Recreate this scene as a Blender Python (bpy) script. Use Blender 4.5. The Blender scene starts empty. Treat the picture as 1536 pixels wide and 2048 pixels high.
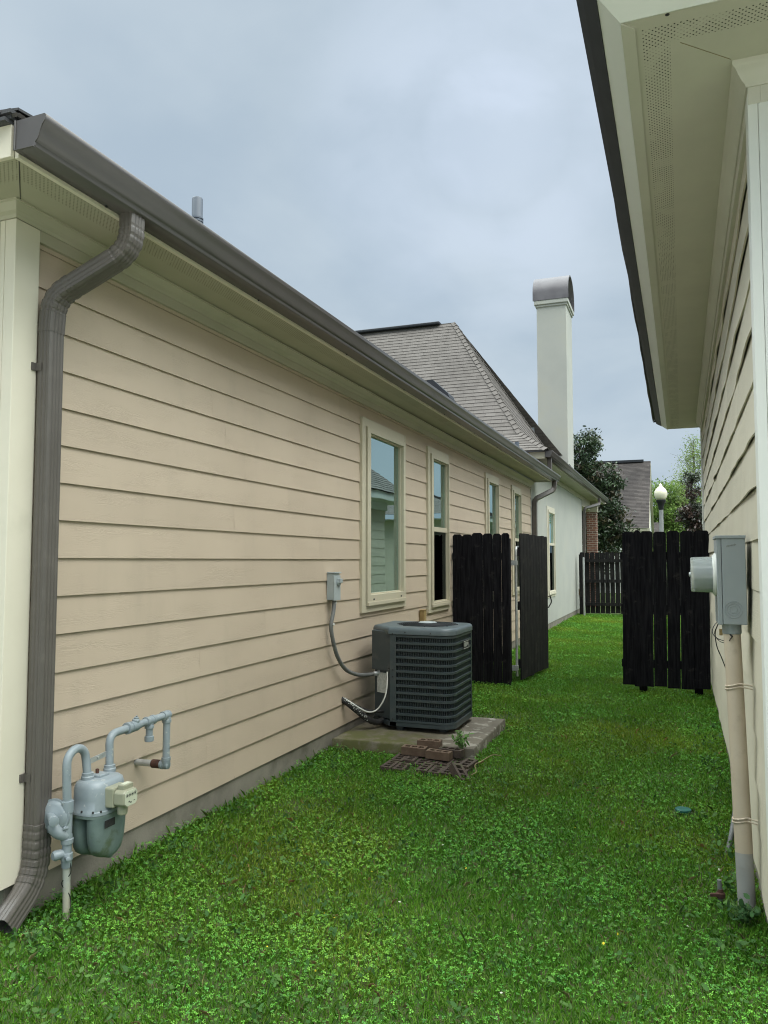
import bpy, bmesh, math, random
import numpy as np
from mathutils import Vector, Matrix, noise as mnoise

scene = bpy.context.scene
COL = scene.collection
R = math.radians

# ------------------------------------------------------------------ camera
cam_d = bpy.data.cameras.new("camera")
cam = bpy.data.objects.new("camera", cam_d)
COL.objects.link(cam)
cam.location = (0, 0, 1.565)
cam.rotation_euler = (R(90 + 3.581), 0, R(20.6405))
cam_d.sensor_fit = 'AUTO'
cam_d.sensor_width = 36.0
cam_d.lens = 1550 / 2048 * 36.0
cam_d.clip_start = 0.02
cam_d.clip_end = 2000
scene.camera = cam

# ------------------------------------------------------------------ render / colour
scene.view_settings.view_transform = 'Standard'
scene.view_settings.look = 'None'
scene.view_settings.gamma = 1
scene.view_settings.use_curve_mapping = False
scene.view_settings.exposure = 0.4
scene.cycles.use_denoising = True
scene.cycles.filter_width = 1.1
scene.cycles.max_bounces = 8
scene.cycles.transparent_max_bounces = 12

SUN_EL, SUN_AZ = 62.0, 118.0      # degrees; azimuth clockwise from +Y


# ------------------------------------------------------------------ node helper
class NT:
    def __init__(s, tree):
        s.t = tree; s.n = tree.nodes; s.l = tree.links
    def node(s, typ, **kw):
        n = s.n.new(typ)
        for k, v in kw.items(): setattr(n, k, v)
        return n
    def link(s, a, b): s.l.new(a, b)
    def put(s, sock, v):
        if isinstance(v, bpy.types.NodeSocket): s.l.new(v, sock)
        elif isinstance(v, (tuple, list)) and len(v) == 3 and sock.type == 'RGBA': sock.default_value = (*v, 1)
        else: sock.default_value = v
    def math(s, op, a, b=0.0, c=None, clamp=False):
        n = s.node('ShaderNodeMath', operation=op, use_clamp=clamp)
        s.put(n.inputs[0], a); s.put(n.inputs[1], b)
        if c is not None: s.put(n.inputs[2], c)
        return n.outputs[0]
    def mix(s, f, a, b, blend='MIX'):
        n = s.node('ShaderNodeMix', data_type='RGBA', blend_type=blend)
        s.put(n.inputs[0], f); s.put(n.inputs[6], a); s.put(n.inputs[7], b)
        return n.outputs[2]
    def ramp(s, f, p0, p1, v0=0.0, v1=1.0, smooth=True):
        n = s.node('ShaderNodeMapRange', clamp=True)
        if smooth: n.interpolation_type = 'SMOOTHSTEP'
        s.put(n.inputs[0], f); s.put(n.inputs[1], p0); s.put(n.inputs[2], p1); s.put(n.inputs[3], v0); s.put(n.inputs[4], v1)
        return n.outputs[0]
    def noise(s, vec, scale, detail=4, rough=0.55, dist=0.0, out=0):
        n = s.node('ShaderNodeTexNoise')
        if vec is not None: s.l.new(vec, n.inputs['Vector'])
        n.inputs['Scale'].default_value = scale; n.inputs['Detail'].default_value = detail
        n.inputs['Roughness'].default_value = rough; n.inputs['Distortion'].default_value = dist
        return n.outputs[out]
    def mapping(s, vec, scale=(1, 1, 1), loc=(0, 0, 0), rot=(0, 0, 0)):
        n = s.node('ShaderNodeMapping')
        s.l.new(vec, n.inputs[0]); n.inputs[1].default_value = loc; n.inputs[2].default_value = rot; n.inputs[3].default_value = scale
        return n.outputs[0]


# ------------------------------------------------------------------ world (overcast daylight)
world = bpy.data.worlds.new("World")
scene.world = world
world.use_nodes = True
w = NT(world.node_tree)
w.n.clear()
w_out = w.node('ShaderNodeOutputWorld')
w_bg = w.node('ShaderNodeBackground')
w_bg.inputs['Strength'].default_value = 0.1
sky = w.node('ShaderNodeTexSky')
sky.sky_type = 'NISHITA'
sky.sun_disc = False
sky.sun_elevation = R(SUN_EL)
sky.sun_rotation = R(SUN_AZ)
sky.air_density = 1.0; sky.dust_density = 2.0
tc = w.node('ShaderNodeTexCoord')
gen = tc.outputs['Generated']
sep = w.node('ShaderNodeSeparateXYZ'); w.link(gen, sep.inputs[0])
el = sep.outputs[2]
# cloud deck: project directions on to a plane overhead so that clouds shrink to the horizon
zc = w.math('ADD', w.math('MAXIMUM', el, 0.0), 0.35)
comb = w.node('ShaderNodeCombineXYZ')
w.link(w.math('DIVIDE', sep.outputs[0], zc), comb.inputs[0]); w.link(w.math('DIVIDE', sep.outputs[1], zc), comb.inputs[1])
n1 = w.noise(comb.outputs[0], 1.6, 5, 0.5, 0.5)
n2 = w.noise(w.mapping(comb.outputs[0], (1, 1, 1), (3.1, 1.7, 0)), 3.4, 5, 0.5, 0.3)
cl = w.math('ADD', w.math('MULTIPLY', n1, 0.7), w.math('MULTIPLY', n2, 0.3))
cl = w.ramp(cl, 0.36, 0.63)
deck = w.mix(cl, (3.45, 4.25, 5.0), (4.4, 5.15, 5.75))
# thin spot where the cloud is brighter
bd = Vector((-0.182, 0.85, 0.0)); 
spot = w.node('ShaderNodeVectorMath', operation='DOT_PRODUCT'); w.link(gen, spot.inputs[0]); spot.inputs[1].default_value = (-0.1847, 0.8527, 0.4887)
sp = w.math('MAXIMUM', w.ramp(spot.outputs['Value'], 0.9925, 0.99985), w.ramp(spot.outputs['Value'], 0.965, 1.0, 0.0, 0.55))
sp = w.math('MULTIPLY', sp, w.ramp(n2, 0.38, 0.62, 0.45, 1.0))
deck = w.mix(w.math('MULTIPLY', sp, 0.95), deck, (5.6, 6.4, 7.6))
overc = w.mix(0.93, sky.outputs[0], deck)
# added fill for the walls: deck brightened overhead and toward the sides, out of view
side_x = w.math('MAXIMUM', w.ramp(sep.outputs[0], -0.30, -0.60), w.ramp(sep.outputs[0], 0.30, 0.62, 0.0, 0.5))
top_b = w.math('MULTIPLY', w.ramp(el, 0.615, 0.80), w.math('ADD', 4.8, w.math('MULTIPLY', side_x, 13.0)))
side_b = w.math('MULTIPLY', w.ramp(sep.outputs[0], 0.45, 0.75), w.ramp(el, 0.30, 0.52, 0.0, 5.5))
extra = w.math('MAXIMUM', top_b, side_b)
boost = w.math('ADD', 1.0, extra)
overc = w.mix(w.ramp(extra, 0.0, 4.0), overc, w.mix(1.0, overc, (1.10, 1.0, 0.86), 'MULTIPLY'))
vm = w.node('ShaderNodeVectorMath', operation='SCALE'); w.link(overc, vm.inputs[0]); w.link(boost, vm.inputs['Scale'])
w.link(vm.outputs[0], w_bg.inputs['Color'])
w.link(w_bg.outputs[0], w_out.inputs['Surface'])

# ------------------------------------------------------------------ sun (veiled by cloud: very soft)
sun_d = bpy.data.lights.new("sun", 'SUN')
sun_d.energy = 0.7
sun_d.angle = R(40)
sun_d.color = (1.0, 0.965, 0.91)
sun = bpy.data.objects.new("sun", sun_d)
COL.objects.link(sun)
sdir = Vector((math.sin(R(SUN_AZ)) * math.cos(R(SUN_EL)), math.cos(R(SUN_AZ)) * math.cos(R(SUN_EL)), math.sin(R(SUN_EL))))
sun.rotation_euler = sdir.to_track_quat('Z', 'Y').to_euler()
sun.location = (0, 0, 30)

rng = random.Random(7)
nrng = np.random.default_rng(11)


# ------------------------------------------------------------------ materials
def new_mat(name):
    m = bpy.data.materials.new(name); m.use_nodes = True
    t = NT(m.node_tree)
    b = t.n['Principled BSDF']
    return m, t, b


def pmat(name, c1, c2=None, scale=6.0, rough=0.6, metal=0.0, bump=0.0, bscale=60.0, bdist=0.003, stretch=(1, 1, 1), spec=0.5,
         dirt=None, dscale=2.0, damt=0.5, dlo=0.5, dhi=0.75, island=0.0, rvar=0.0):
    """painted / plain surface: two tones by noise, optional grime patches and fine bump"""
    m, t, b = new_mat(name)
    tcn = t.node('ShaderNodeTexCoord'); v = t.mapping(tcn.outputs['Object'], stretch)
    c = c1 if c2 is None else t.mix(t.ramp(t.noise(v, scale, 5), 0.3, 0.7), c1, c2)
    if dirt is not None:
        f = t.math('MULTIPLY', t.ramp(t.noise(tcn.outputs['Object'], dscale, 8, 0.65), dlo, dhi), damt)
        c = t.mix(f, c, dirt)
    if island:
        g = t.node('ShaderNodeNewGeometry')
        k = t.math('ADD', t.math('MULTIPLY', g.outputs['Random Per Island'], 2 * island), 1 - island)
        cc = t.node('ShaderNodeVectorMath', operation='SCALE'); t.put(cc.inputs[0], c); t.link(k, cc.inputs['Scale'])
        c = cc.outputs[0]
    t.put(b.inputs['Base Color'], c)
    if rvar:
        t.link(t.ramp(t.noise(v, scale * 2, 4), 0.3, 0.7, rough - rvar, rough + rvar), b.inputs['Roughness'])
    else: b.inputs['Roughness'].default_value = rough
    b.inputs['Metallic'].default_value = metal
    b.inputs['Specular IOR Level'].default_value = spec
    if bump:
        bn = t.node('ShaderNodeBump'); bn.inputs['Strength'].default_value = bump; bn.inputs['Distance'].default_value = bdist
        t.link(t.noise(v, bscale, 6), bn.inputs['Height']); t.link(bn.outputs[0], b.inputs['Normal'])
    return m


def siding_mat(name, c1, c2):
    m, t, b = new_mat(name)
    tcn = t.node('ShaderNodeTexCoord'); o = tcn.outputs['Object']
    g = t.node('ShaderNodeNewGeometry'); rnd = g.outputs['Random Per Island']
    off = t.node('ShaderNodeCombineXYZ'); t.link(t.math('MULTIPLY', rnd, 37.0), off.inputs[1]); t.link(t.math('MULTIPLY', rnd, 11.0), off.inputs[2])
    ad = t.node('ShaderNodeVectorMath', operation='ADD'); t.link(o, ad.inputs[0]); t.link(off.outputs[0], ad.inputs[1])
    c = t.mix(t.ramp(t.noise(o, 1.3, 5), 0.3, 0.7), c1, c2)
    # rain-washed grime
    gm = t.math('MULTIPLY', t.ramp(t.noise(t.mapping(o, (1, 1.2, 0.35)), 3.0, 7, 0.62), 0.5, 0.8), 0.15)
    c = t.mix(gm, c, (0.20, 0.18, 0.14))
    k = t.math('ADD', t.math('MULTIPLY', rnd, 0.07), 0.965)
    cc = t.node('ShaderNodeVectorMath', operation='SCALE'); t.link(c, cc.inputs[0]); t.link(k, cc.inputs['Scale'])
    t.link(cc.outputs[0], b.inputs['Base Color'])
    b.inputs['Roughness'].default_value = 0.62; b.inputs['Specular IOR Level'].default_value = 0.35
    # embossed cedar grain: long rings stretched along the board, in patches
    gv = t.mapping(ad.outputs[0], (1.0, 2.2, 34.0))
    wv = t.noise(gv, 1.6, 6, 0.5, 1.6)
    fine = t.math('SINE', t.math('MULTIPLY', wv, 46.0))
    patch = t.ramp(t.noise(t.mapping(ad.outputs[0], (1, 1.1, 6)), 1.7, 2), 0.42, 0.66)
    h = t.math('MULTIPLY', fine, patch)
    bn = t.node('ShaderNodeBump'); bn.inputs['Strength'].default_value = 0.34; bn.inputs['Distance'].default_value = 0.0012
    t.link(h, bn.inputs['Height']); t.link(bn.outputs[0], b.inputs['Normal'])
    return m


def soffit_mat(name, c1, c2, s0, s1, hole=(0.015, 0.014, 0.012), filled=0.42):
    """vented fibre-cement board; UV in metres: u along the eave, v in from the fascia"""
    m, t, b = new_mat(name)
    uv = t.node('ShaderNodeUVMap'); sx = t.node('ShaderNodeSeparateXYZ'); t.link(uv.outputs[0], sx.inputs[0])
    u, v = sx.outputs[0], sx.outputs[1]
    p = 0.0215
    def grid(o):
        a = t.math('SUBTRACT', t.math('FRACT', t.math('ADD', t.math('DIVIDE', u, p), 0.5 * o)), 0.5)
        c = t.math('SUBTRACT', t.math('FRACT', t.math('ADD', t.math('DIVIDE', v, p * 1.0), 0.5 * o)), 0.5)
        d = t.math('SQRT', t.math('ADD', t.math('POWER', a, 2.0), t.math('POWER', c, 2.0)))
        return t.ramp(d, 0.11, 0.165, 1.0, 0.0)
    dots = t.math('MAXIMUM', grid(0), grid(1))
    band = t.math('MULTIPLY', t.math('GREATER_THAN', v, s0), t.math('LESS_THAN', v, s1))
    keep = t.ramp(t.noise(uv.outputs[0], 7.0, 3, 0.6), filled - 0.03, filled + 0.03, 0.25, 1.0)
    f = t.math('MULTIPLY', t.math('MULTIPLY', dots, band), keep)
    c = t.mix(t.ramp(t.noise(uv.outputs[0], 2.5, 5), 0.3, 0.7), c1, c2)
    t.put(b.inputs['Base Color'], t.mix(f, c, hole))
    b.inputs['Roughness'].default_value = 0.7; b.inputs['Specular IOR Level'].default_value = 0.25
    bn = t.node('ShaderNodeBump'); bn.inputs['Strength'].default_value = 0.5; bn.inputs['Distance'].default_value = 0.003
    t.link(t.math('SUBTRACT', 1.0, f), bn.inputs['Height']); t.link(bn.outputs[0], b.inputs['Normal'])
    return m


def shingle_mat(name, c1, c2, c3, row=0.11):
    m, t, b = new_mat(name)
    uv = t.node('ShaderNodeUVMap')
    br = t.node('ShaderNodeTexBrick')
    t.link(uv.outputs[0], br.inputs['Vector'])
    br.inputs['Scale'].default_value = 1.0
    br.offset = 0.37; br.inputs['Brick Width'].default_value = 0.23; br.inputs['Row Height'].default_value = row
    br.inputs['Mortar Size'].default_value = 0.003; br.inputs['Bias'].default_value = 0.0
    br.inputs['Color1'].default_value = (*c1, 1); br.inputs['Color2'].default_value = (*c2, 1); br.inputs['Mortar'].default_value = (*c3, 1)
    n = t.noise(uv.outputs[0], 220, 2); big = t.noise(t.mapping(uv.outputs[0], (1, 0.4, 1)), 0.9, 5)
    c = t.mix(t.math('MULTIPLY', t.ramp(big, 0.45, 0.7), 0.55), br.outputs[0], c3)
    c = t.mix(0.5, c, t.mix(t.ramp(n, 0.3, 0.7), (0.35, 0.35, 0.35), (0.68, 0.68, 0.68)), 'OVERLAY')
    t.link(c, b.inputs['Base Color']); b.inputs['Roughness'].default_value = 0.9; b.inputs['Specular IOR Level'].default_value = 0.2
    bn = t.node('ShaderNodeBump'); bn.inputs['Strength'].default_value = 0.5; bn.inputs['Distance'].default_value = 0.004
    t.link(n, bn.inputs['Height']); t.link(bn.outputs[0], b.inputs['Normal'])
    return m


def brickwall_mat(name):
    m, t, b = new_mat(name)
    uv = t.node('ShaderNodeUVMap'); br = t.node('ShaderNodeTexBrick'); t.link(uv.outputs[0], br.inputs['Vector'])
    br.inputs['Scale'].default_value = 1; br.inputs['Brick Width'].default_value = 0.2; br.inputs['Row Height'].default_value = 0.075
    br.inputs['Mortar Size'].default_value = 0.008
    br.inputs['Color1'].default_value = (0.24, 0.09, 0.055, 1); br.inputs['Color2'].default_value = (0.12, 0.06, 0.045, 1); br.inputs['Mortar'].default_value = (0.38, 0.33, 0.28, 1)
    t.link(br.outputs[0], b.inputs['Base Color']); b.inputs['Roughness'].default_value = 0.85
    return m


def glass_mat(name, tint, gl=(0.9, 0.93, 0.97), ior=2.3, base=0.0):
    m = bpy.data.materials.new(name); m.use_nodes = True
    t = NT(m.node_tree); t.n.clear()
    o = t.node('ShaderNodeOutputMaterial'); mx = t.node('ShaderNodeMixShader'); fr = t.node('ShaderNodeFresnel')
    fr.inputs['IOR'].default_value = ior
    tr = t.node('ShaderNodeBsdfTransparent'); tr.inputs[0].default_value = (*tint, 1)
    gn = t.node('ShaderNodeBsdfGlossy'); gn.inputs['Color'].default_value = (*gl, 1); gn.inputs['Roughness'].default_value = 0.0
    tcn = t.node('ShaderNodeTexCoord'); bn = t.node('ShaderNodeBump'); bn.inputs['Strength'].default_value = 0.06; bn.inputs['Distance'].default_value = 0.01
    t.link(t.noise(tcn.outputs['Object'], 2.2, 1), bn.inputs['Height']); t.link(bn.outputs[0], gn.inputs['Normal'])
    t.link(t.math('ADD', t.math('MULTIPLY', fr.outputs[0], 1.0 - base), base), mx.inputs[0]); t.link(tr.outputs[0], mx.inputs[1]); t.link(gn.outputs[0], mx.inputs[2]); t.link(mx.outputs[0], o.inputs[0])
    return m


def leaf_mat(name, trans=0.3, rough=0.5, spec=0.35):
    m = bpy.data.materials.new(name); m.use_nodes = True
    t = NT(m.node_tree); b = t.n['Principled BSDF']; o = t.n['Material Output']
    at = t.node('ShaderNodeAttribute'); at.attribute_name = 'Col'
    t.link(at.outputs['Color'], b.inputs['Base Color']); b.inputs['Roughness'].default_value = rough; b.inputs['Specular IOR Level'].default_value = spec
    tl = t.node('ShaderNodeBsdfTranslucent'); t.link(at.outputs['Color'], tl.inputs[0])
    mx = t.node('ShaderNodeMixShader'); mx.inputs[0].default_value = trans
    t.link(b.outputs[0], mx.inputs[1]); t.link(tl.outputs[0], mx.inputs[2]); t.link(mx.outputs[0], o.inputs[0])
    return m


MT = {}
MT['siding'] = siding_mat('tan_siding', (0.465, 0.378, 0.288), (0.495, 0.405, 0.31))
MT['siding_r'] = siding_mat('beige_siding', (0.53, 0.485, 0.385), (0.56, 0.515, 0.41))
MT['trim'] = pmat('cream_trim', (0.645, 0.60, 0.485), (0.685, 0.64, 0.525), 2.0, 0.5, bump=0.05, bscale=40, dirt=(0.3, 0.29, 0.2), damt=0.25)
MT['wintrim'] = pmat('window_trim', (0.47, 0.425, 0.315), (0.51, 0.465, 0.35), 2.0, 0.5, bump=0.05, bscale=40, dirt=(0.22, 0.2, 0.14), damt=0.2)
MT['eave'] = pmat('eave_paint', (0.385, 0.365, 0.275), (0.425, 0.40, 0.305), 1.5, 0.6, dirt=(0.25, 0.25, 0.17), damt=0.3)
MT['trim_r'] = pmat('white_trim', (0.64, 0.64, 0.60), (0.68, 0.68, 0.64), 2.0, 0.5, dirt=(0.4, 0.4, 0.32), damt=0.2)
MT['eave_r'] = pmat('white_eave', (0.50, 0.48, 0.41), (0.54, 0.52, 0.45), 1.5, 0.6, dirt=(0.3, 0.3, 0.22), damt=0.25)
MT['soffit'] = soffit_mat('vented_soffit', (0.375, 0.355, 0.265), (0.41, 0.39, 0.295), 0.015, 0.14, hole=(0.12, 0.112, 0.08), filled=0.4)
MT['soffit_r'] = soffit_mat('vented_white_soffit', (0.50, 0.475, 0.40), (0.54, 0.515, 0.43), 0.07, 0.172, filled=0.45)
MT['bronze'] = pmat('bronze_aluminium', (0.078, 0.071, 0.069), (0.088, 0.080, 0.077), 3.0, 0.30, dirt=(0.14, 0.13, 0.12), dscale=5, damt=0.08)
MT['downspout'] = pmat('bronze_downspout', (0.092, 0.082, 0.073), (0.104, 0.093, 0.083), 5.0, 0.42, bump=0.02, bscale=20, dirt=(0.2, 0.18, 0.155), dscale=9, damt=0.2, rvar=0.04)
MT['stucco'] = pmat('white_stucco', (0.40, 0.405, 0.37), (0.44, 0.445, 0.405), 1.2, 0.85, bump=0.25, bscale=120, dirt=(0.42, 0.40, 0.30), dscale=1.2, damt=0.35)
MT['concrete'] = pmat('foundation_concrete', (0.17, 0.155, 0.125), (0.24, 0.22, 0.18), 5, 0.9, bump=0.4, bscale=80, dirt=(0.09, 0.085, 0.06), dscale=4, damt=0.6)
MT['shingle'] = shingle_mat('brown_shingle', (0.148, 0.135, 0.125), (0.178, 0.163, 0.152), (0.085, 0.077, 0.071))
MT['cap_shingle'] = pmat('hip_cap_shingle', (0.14, 0.127, 0.118), (0.175, 0.16, 0.148), 9, 0.9, bump=0.4, bscale=90, spec=0.2)
MT['shingle_edge'] = pmat('shingle_edge', (0.035, 0.037, 0.04), (0.06, 0.06, 0.065), 12, 0.75, bump=0.4, bscale=120)
MT['shingle_far'] = shingle_mat('grey_shingle', (0.055, 0.048, 0.046), (0.085, 0.075, 0.07), (0.03, 0.027, 0.027))
MT['drip'] = pmat('dark_drip_edge', (0.012, 0.015, 0.021), (0.018, 0.021, 0.028), 8, 0.6)
MT['glass'] = glass_mat('window_glass', (0.66, 1.0, 0.90), (0.76, 0.98, 0.97), 2.5, 0.34)
MT['glass_dark'] = glass_mat('screened_glass', (0.34, 0.46, 0.46), (0.30, 0.36, 0.38), 1.6, 0.05)
MT['room'] = pmat('dim_room', (0.06, 0.075, 0.07), rough=0.9)
MT['curtain'] = pmat('pale_curtain', (0.28, 0.88, 0.80), (0.36, 0.95, 0.88), 3, 0.9, stretch=(1, 6, 0.3))
MT['blind'] = pmat('pale_blind', (0.45, 0.47, 0.45), rough=0.8)
MT['black'] = pmat('black_rubber', (0.012, 0.012, 0.013), (0.03, 0.03, 0.03), 30, 0.7, bump=0.3, bscale=80)
MT['blackwire'] = pmat('black_wire', (0.01, 0.01, 0.01), rough=0.5)
MT['pvc'] = pmat('grey_vent_pipe', (0.085, 0.105, 0.135), (0.105, 0.125, 0.155), 5, 0.5)
MT['galv'] = pmat('galvanised_steel', (0.42, 0.44, 0.44), (0.52, 0.53, 0.52), 14, 0.45, 0.55, dirt=(0.25, 0.24, 0.22), dscale=20, damt=0.5)
MT['meterpaint'] = pmat('grey_meter_paint', (0.205, 0.245, 0.265), (0.26, 0.30, 0.32), 9, 0.38, bump=0.12, bscale=90, bdist=0.001, dirt=(0.50, 0.50, 0.46), dscale=26, damt=0.55, dlo=0.60, dhi=0.66)
MT['meterpan'] = pmat('weathered_meter_pan', (0.105, 0.145, 0.138), (0.165, 0.212, 0.20), 7, 0.36, bump=0.15, bscale=70, bdist=0.001, dirt=(0.075, 0.10, 0.05), dscale=9, damt=0.8, dlo=0.48, dhi=0.62)
MT['rust'] = pmat('rust', (0.045, 0.020, 0.014), (0.085, 0.036, 0.023), 30, 0.85, bump=0.4, bscale=150)
MT['oldpipe'] = pmat('peeling_pipe', (0.36, 0.38, 0.34), (0.42, 0.38, 0.28), 8, 0.6, dirt=(0.10, 0.07, 0.05), dscale=26, damt=0.7)
MT['index'] = pmat('yellowed_plastic', (0.26, 0.265, 0.19), (0.31, 0.31, 0.225), 9, 0.35, dirt=(0.22, 0.21, 0.12), dscale=9, damt=0.5)
MT['dial'] = pmat('dial_face', (0.52, 0.54, 0.42), rough=0.5)
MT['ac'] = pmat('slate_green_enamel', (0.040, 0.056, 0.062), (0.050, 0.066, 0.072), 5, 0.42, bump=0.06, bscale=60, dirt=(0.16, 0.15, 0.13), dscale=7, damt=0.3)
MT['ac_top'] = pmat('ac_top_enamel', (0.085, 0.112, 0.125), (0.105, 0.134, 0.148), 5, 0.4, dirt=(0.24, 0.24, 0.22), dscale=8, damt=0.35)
MT['coil'] = pmat('condenser_coil', (0.010, 0.013, 0.016), (0.018, 0.021, 0.024), 40, 0.7)
MT['label'] = pmat('rating_plate', (0.45, 0.47, 0.44), (0.62, 0.63, 0.60), 45, 0.5)
MT['greyplastic'] = pmat('grey_plastic_conduit', (0.125, 0.13, 0.13), (0.16, 0.165, 0.16), 9, 0.6, dirt=(0.26, 0.26, 0.22), dscale=14, damt=0.4)
MT['disc'] = pmat('grey_enamel_box', (0.33, 0.37, 0.38), (0.37, 0.41, 0.42), 6, 0.4, dirt=(0.25, 0.25, 0.2), dscale=9, damt=0.25)
MT['meterbox'] = pmat('light_grey_enamel', (0.235, 0.262, 0.272), (0.255, 0.282, 0.292), 5, 0.38, dirt=(0.2, 0.21, 0.2), dscale=6, damt=0.3)
MT['whitewire'] = pmat('white_cable', (0.55, 0.56, 0.52), (0.66, 0.66, 0.62), 14, 0.5)
MT['pad'] = pmat('mossy_pad', (0.27, 0.24, 0.19), (0.36, 0.33, 0.27), 4, 0.9, bump=0.5, bscale=50)
MT['bounce_concrete'] = pmat('bounce_slab_concrete', (0.40, 0.385, 0.35), (0.46, 0.44, 0.40), 2, 0.9, bump=0.3, bscale=60, dirt=(0.25, 0.235, 0.2), damt=0.4)  # pale concrete for the unseen slabs that throw light back
MT['brick'] = pmat('weathered_brick', (0.105, 0.068, 0.046), (0.15, 0.10, 0.07), 14, 0.9, bump=0.5, bscale=120, dirt=(0.12, 0.13, 0.07), dscale=12, damt=0.6)
MT['brick2'] = pmat('dark_damp_brick', (0.05, 0.037, 0.030), (0.085, 0.060, 0.047), 14, 0.9, bump=0.5, bscale=120, dirt=(0.06, 0.085, 0.03), dscale=10, damt=0.6)
MT['fence'] = pmat('black_stained_board', (0.003, 0.003, 0.0046), (0.013, 0.0125, 0.015), 5, 0.92, stretch=(9, 9, 0.7), bump=0.5, bscale=22, bdist=0.004,
                   dirt=(0.06, 0.054, 0.048), dscale=9, damt=0.55, dlo=0.56, dhi=0.8, island=0.25, spec=0.12)
MT['fence_grey'] = pmat('weathered_black_board', (0.011, 0.011, 0.0125), (0.025, 0.024, 0.0235), 5, 0.8, stretch=(9, 9, 0.7), bump=0.5, bscale=22, bdist=0.004,
                        dirt=(0.06, 0.054, 0.047), dscale=6, damt=0.5, island=0.2, spec=0.12)
MT['conduit_tan'] = pmat('tan_painted_conduit', (0.42, 0.345, 0.26), (0.46, 0.385, 0.295), 5, 0.5, dirt=(0.24, 0.20, 0.15), dscale=10, damt=0.5)
MT['conduit_bare'] = pmat('bare_grey_conduit', (0.25, 0.25, 0.24), (0.31, 0.30, 0.285), 8, 0.6, dirt=(0.2, 0.18, 0.15), dscale=12, damt=0.4)
MT['cover'] = pmat('green_lid', (0.012, 0.10, 0.08), (0.02, 0.13, 0.10), 12, 0.5)
MT['brass'] = pmat('stained_yellow_cover', (0.36, 0.26, 0.11), (0.27, 0.18, 0.07), 9, 0.6)
MT['bark'] = pmat('bark', (0.09, 0.075, 0.06), (0.14, 0.12, 0.10), 14, 0.9, stretch=(1, 1, 0.3), bump=0.5, bscale=30)
MT['leaf'] = leaf_mat('leaf', 0.3, 0.6, 0.14)
MT['leaf_gloss'] = leaf_mat('leathery_leaf', 0.12, 0.33, 0.5)
MT['post'] = pmat('painted_lamp_post', (0.22, 0.23, 0.23), (0.28, 0.29, 0.29), 8, 0.5)
MT['lamp_black'] = pmat('black_lamp_fitter', (0.012, 0.014, 0.018), rough=0.4)
MT['brickwall'] = brickwall_mat('red_brick_wall')
MT['farwhite'] = siding_mat('white_far_siding', (0.70, 0.72, 0.68), (0.74, 0.76, 0.72))
MT['stem'] = pmat('green_stem', (0.09, 0.17, 0.045), (0.12, 0.2, 0.06), 20, 0.7)
MT['twig'] = pmat('dry_twig', (0.30, 0.24, 0.13), (0.22, 0.17, 0.09), 20, 0.8)
MT['cap'] = pmat('chimney_cap_metal', (0.13, 0.12, 0.13), (0.16, 0.15, 0.16), 4, 0.42, 0.1, rvar=0.06)
MT['flash'] = pmat('grey_flashing', (0.3, 0.33, 0.35), (0.36, 0.39, 0.41), 6, 0.5, 0.2)

# frosted lamp globe (unlit)
m, t, b = new_mat('lamp_globe')
b.inputs['Base Color'].default_value = (0.78, 0.76, 0.58, 1); b.inputs['Roughness'].default_value = 0.3
b.inputs['Subsurface Weight'].default_value = 0.3; b.inputs['Subsurface Radius'].default_value = (0.1, 0.1, 0.08)
MT['globe'] = m

# clear meter cover
m, t, b = new_mat('meter_glass')
b.inputs['Base Color'].default_value = (0.95, 1, 0.99, 1); b.inputs['Roughness'].default_value = 0.03
b.inputs['Transmission Weight'].default_value = 0.7; b.inputs['IOR'].default_value = 1.45
b.inputs['Base Color'].default_value = (0.72, 0.76, 0.74, 1)
MT['meterglass'] = m

# pad: concrete with moss and pale worn patches
m, t, b = new_mat('pad_concrete')
o = t.node('ShaderNodeTexCoord').outputs['Object']
c = t.mix(t.ramp(t.noise(o, 5, 6), 0.3, 0.7), (0.115, 0.10, 0.078), (0.175, 0.155, 0.12))
sx = t.node('ShaderNodeSeparateXYZ'); t.link(o, sx.inputs[0])
pale = t.math('MULTIPLY', t.ramp(t.noise(o, 7.5, 4, 0.6, 0.4), 0.54, 0.60), t.ramp(sx.outputs[0], 0.15, 0.40))
c = t.mix(t.math('MULTIPLY', pale, 0.7), c, (0.36, 0.34, 0.29))
moss = t.math('MULTIPLY', t.ramp(t.noise(o, 6.0, 6, 0.65), 0.34, 0.56), t.ramp(sx.outputs[0], 0.35, -0.05))
moss = t.math('MULTIPLY', moss, t.ramp(sx.outputs[1], 0.0, -0.45, 0.15, 1.0))
c = t.mix(t.math('MULTIPLY', moss, 0.85), c, (0.085, 0.092, 0.022))
t.link(c, b.inputs['Base Color']); b.inputs['Roughness'].default_value = 0.92
bn = t.node('ShaderNodeBump'); bn.inputs['Strength'].default_value = 0.5; bn.inputs['Distance'].default_value = 0.004
t.link(t.noise(o, 60, 6), bn.inputs['Height']); t.link(bn.outputs[0], b.inputs['Normal'])
MT['pad'] = m

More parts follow.
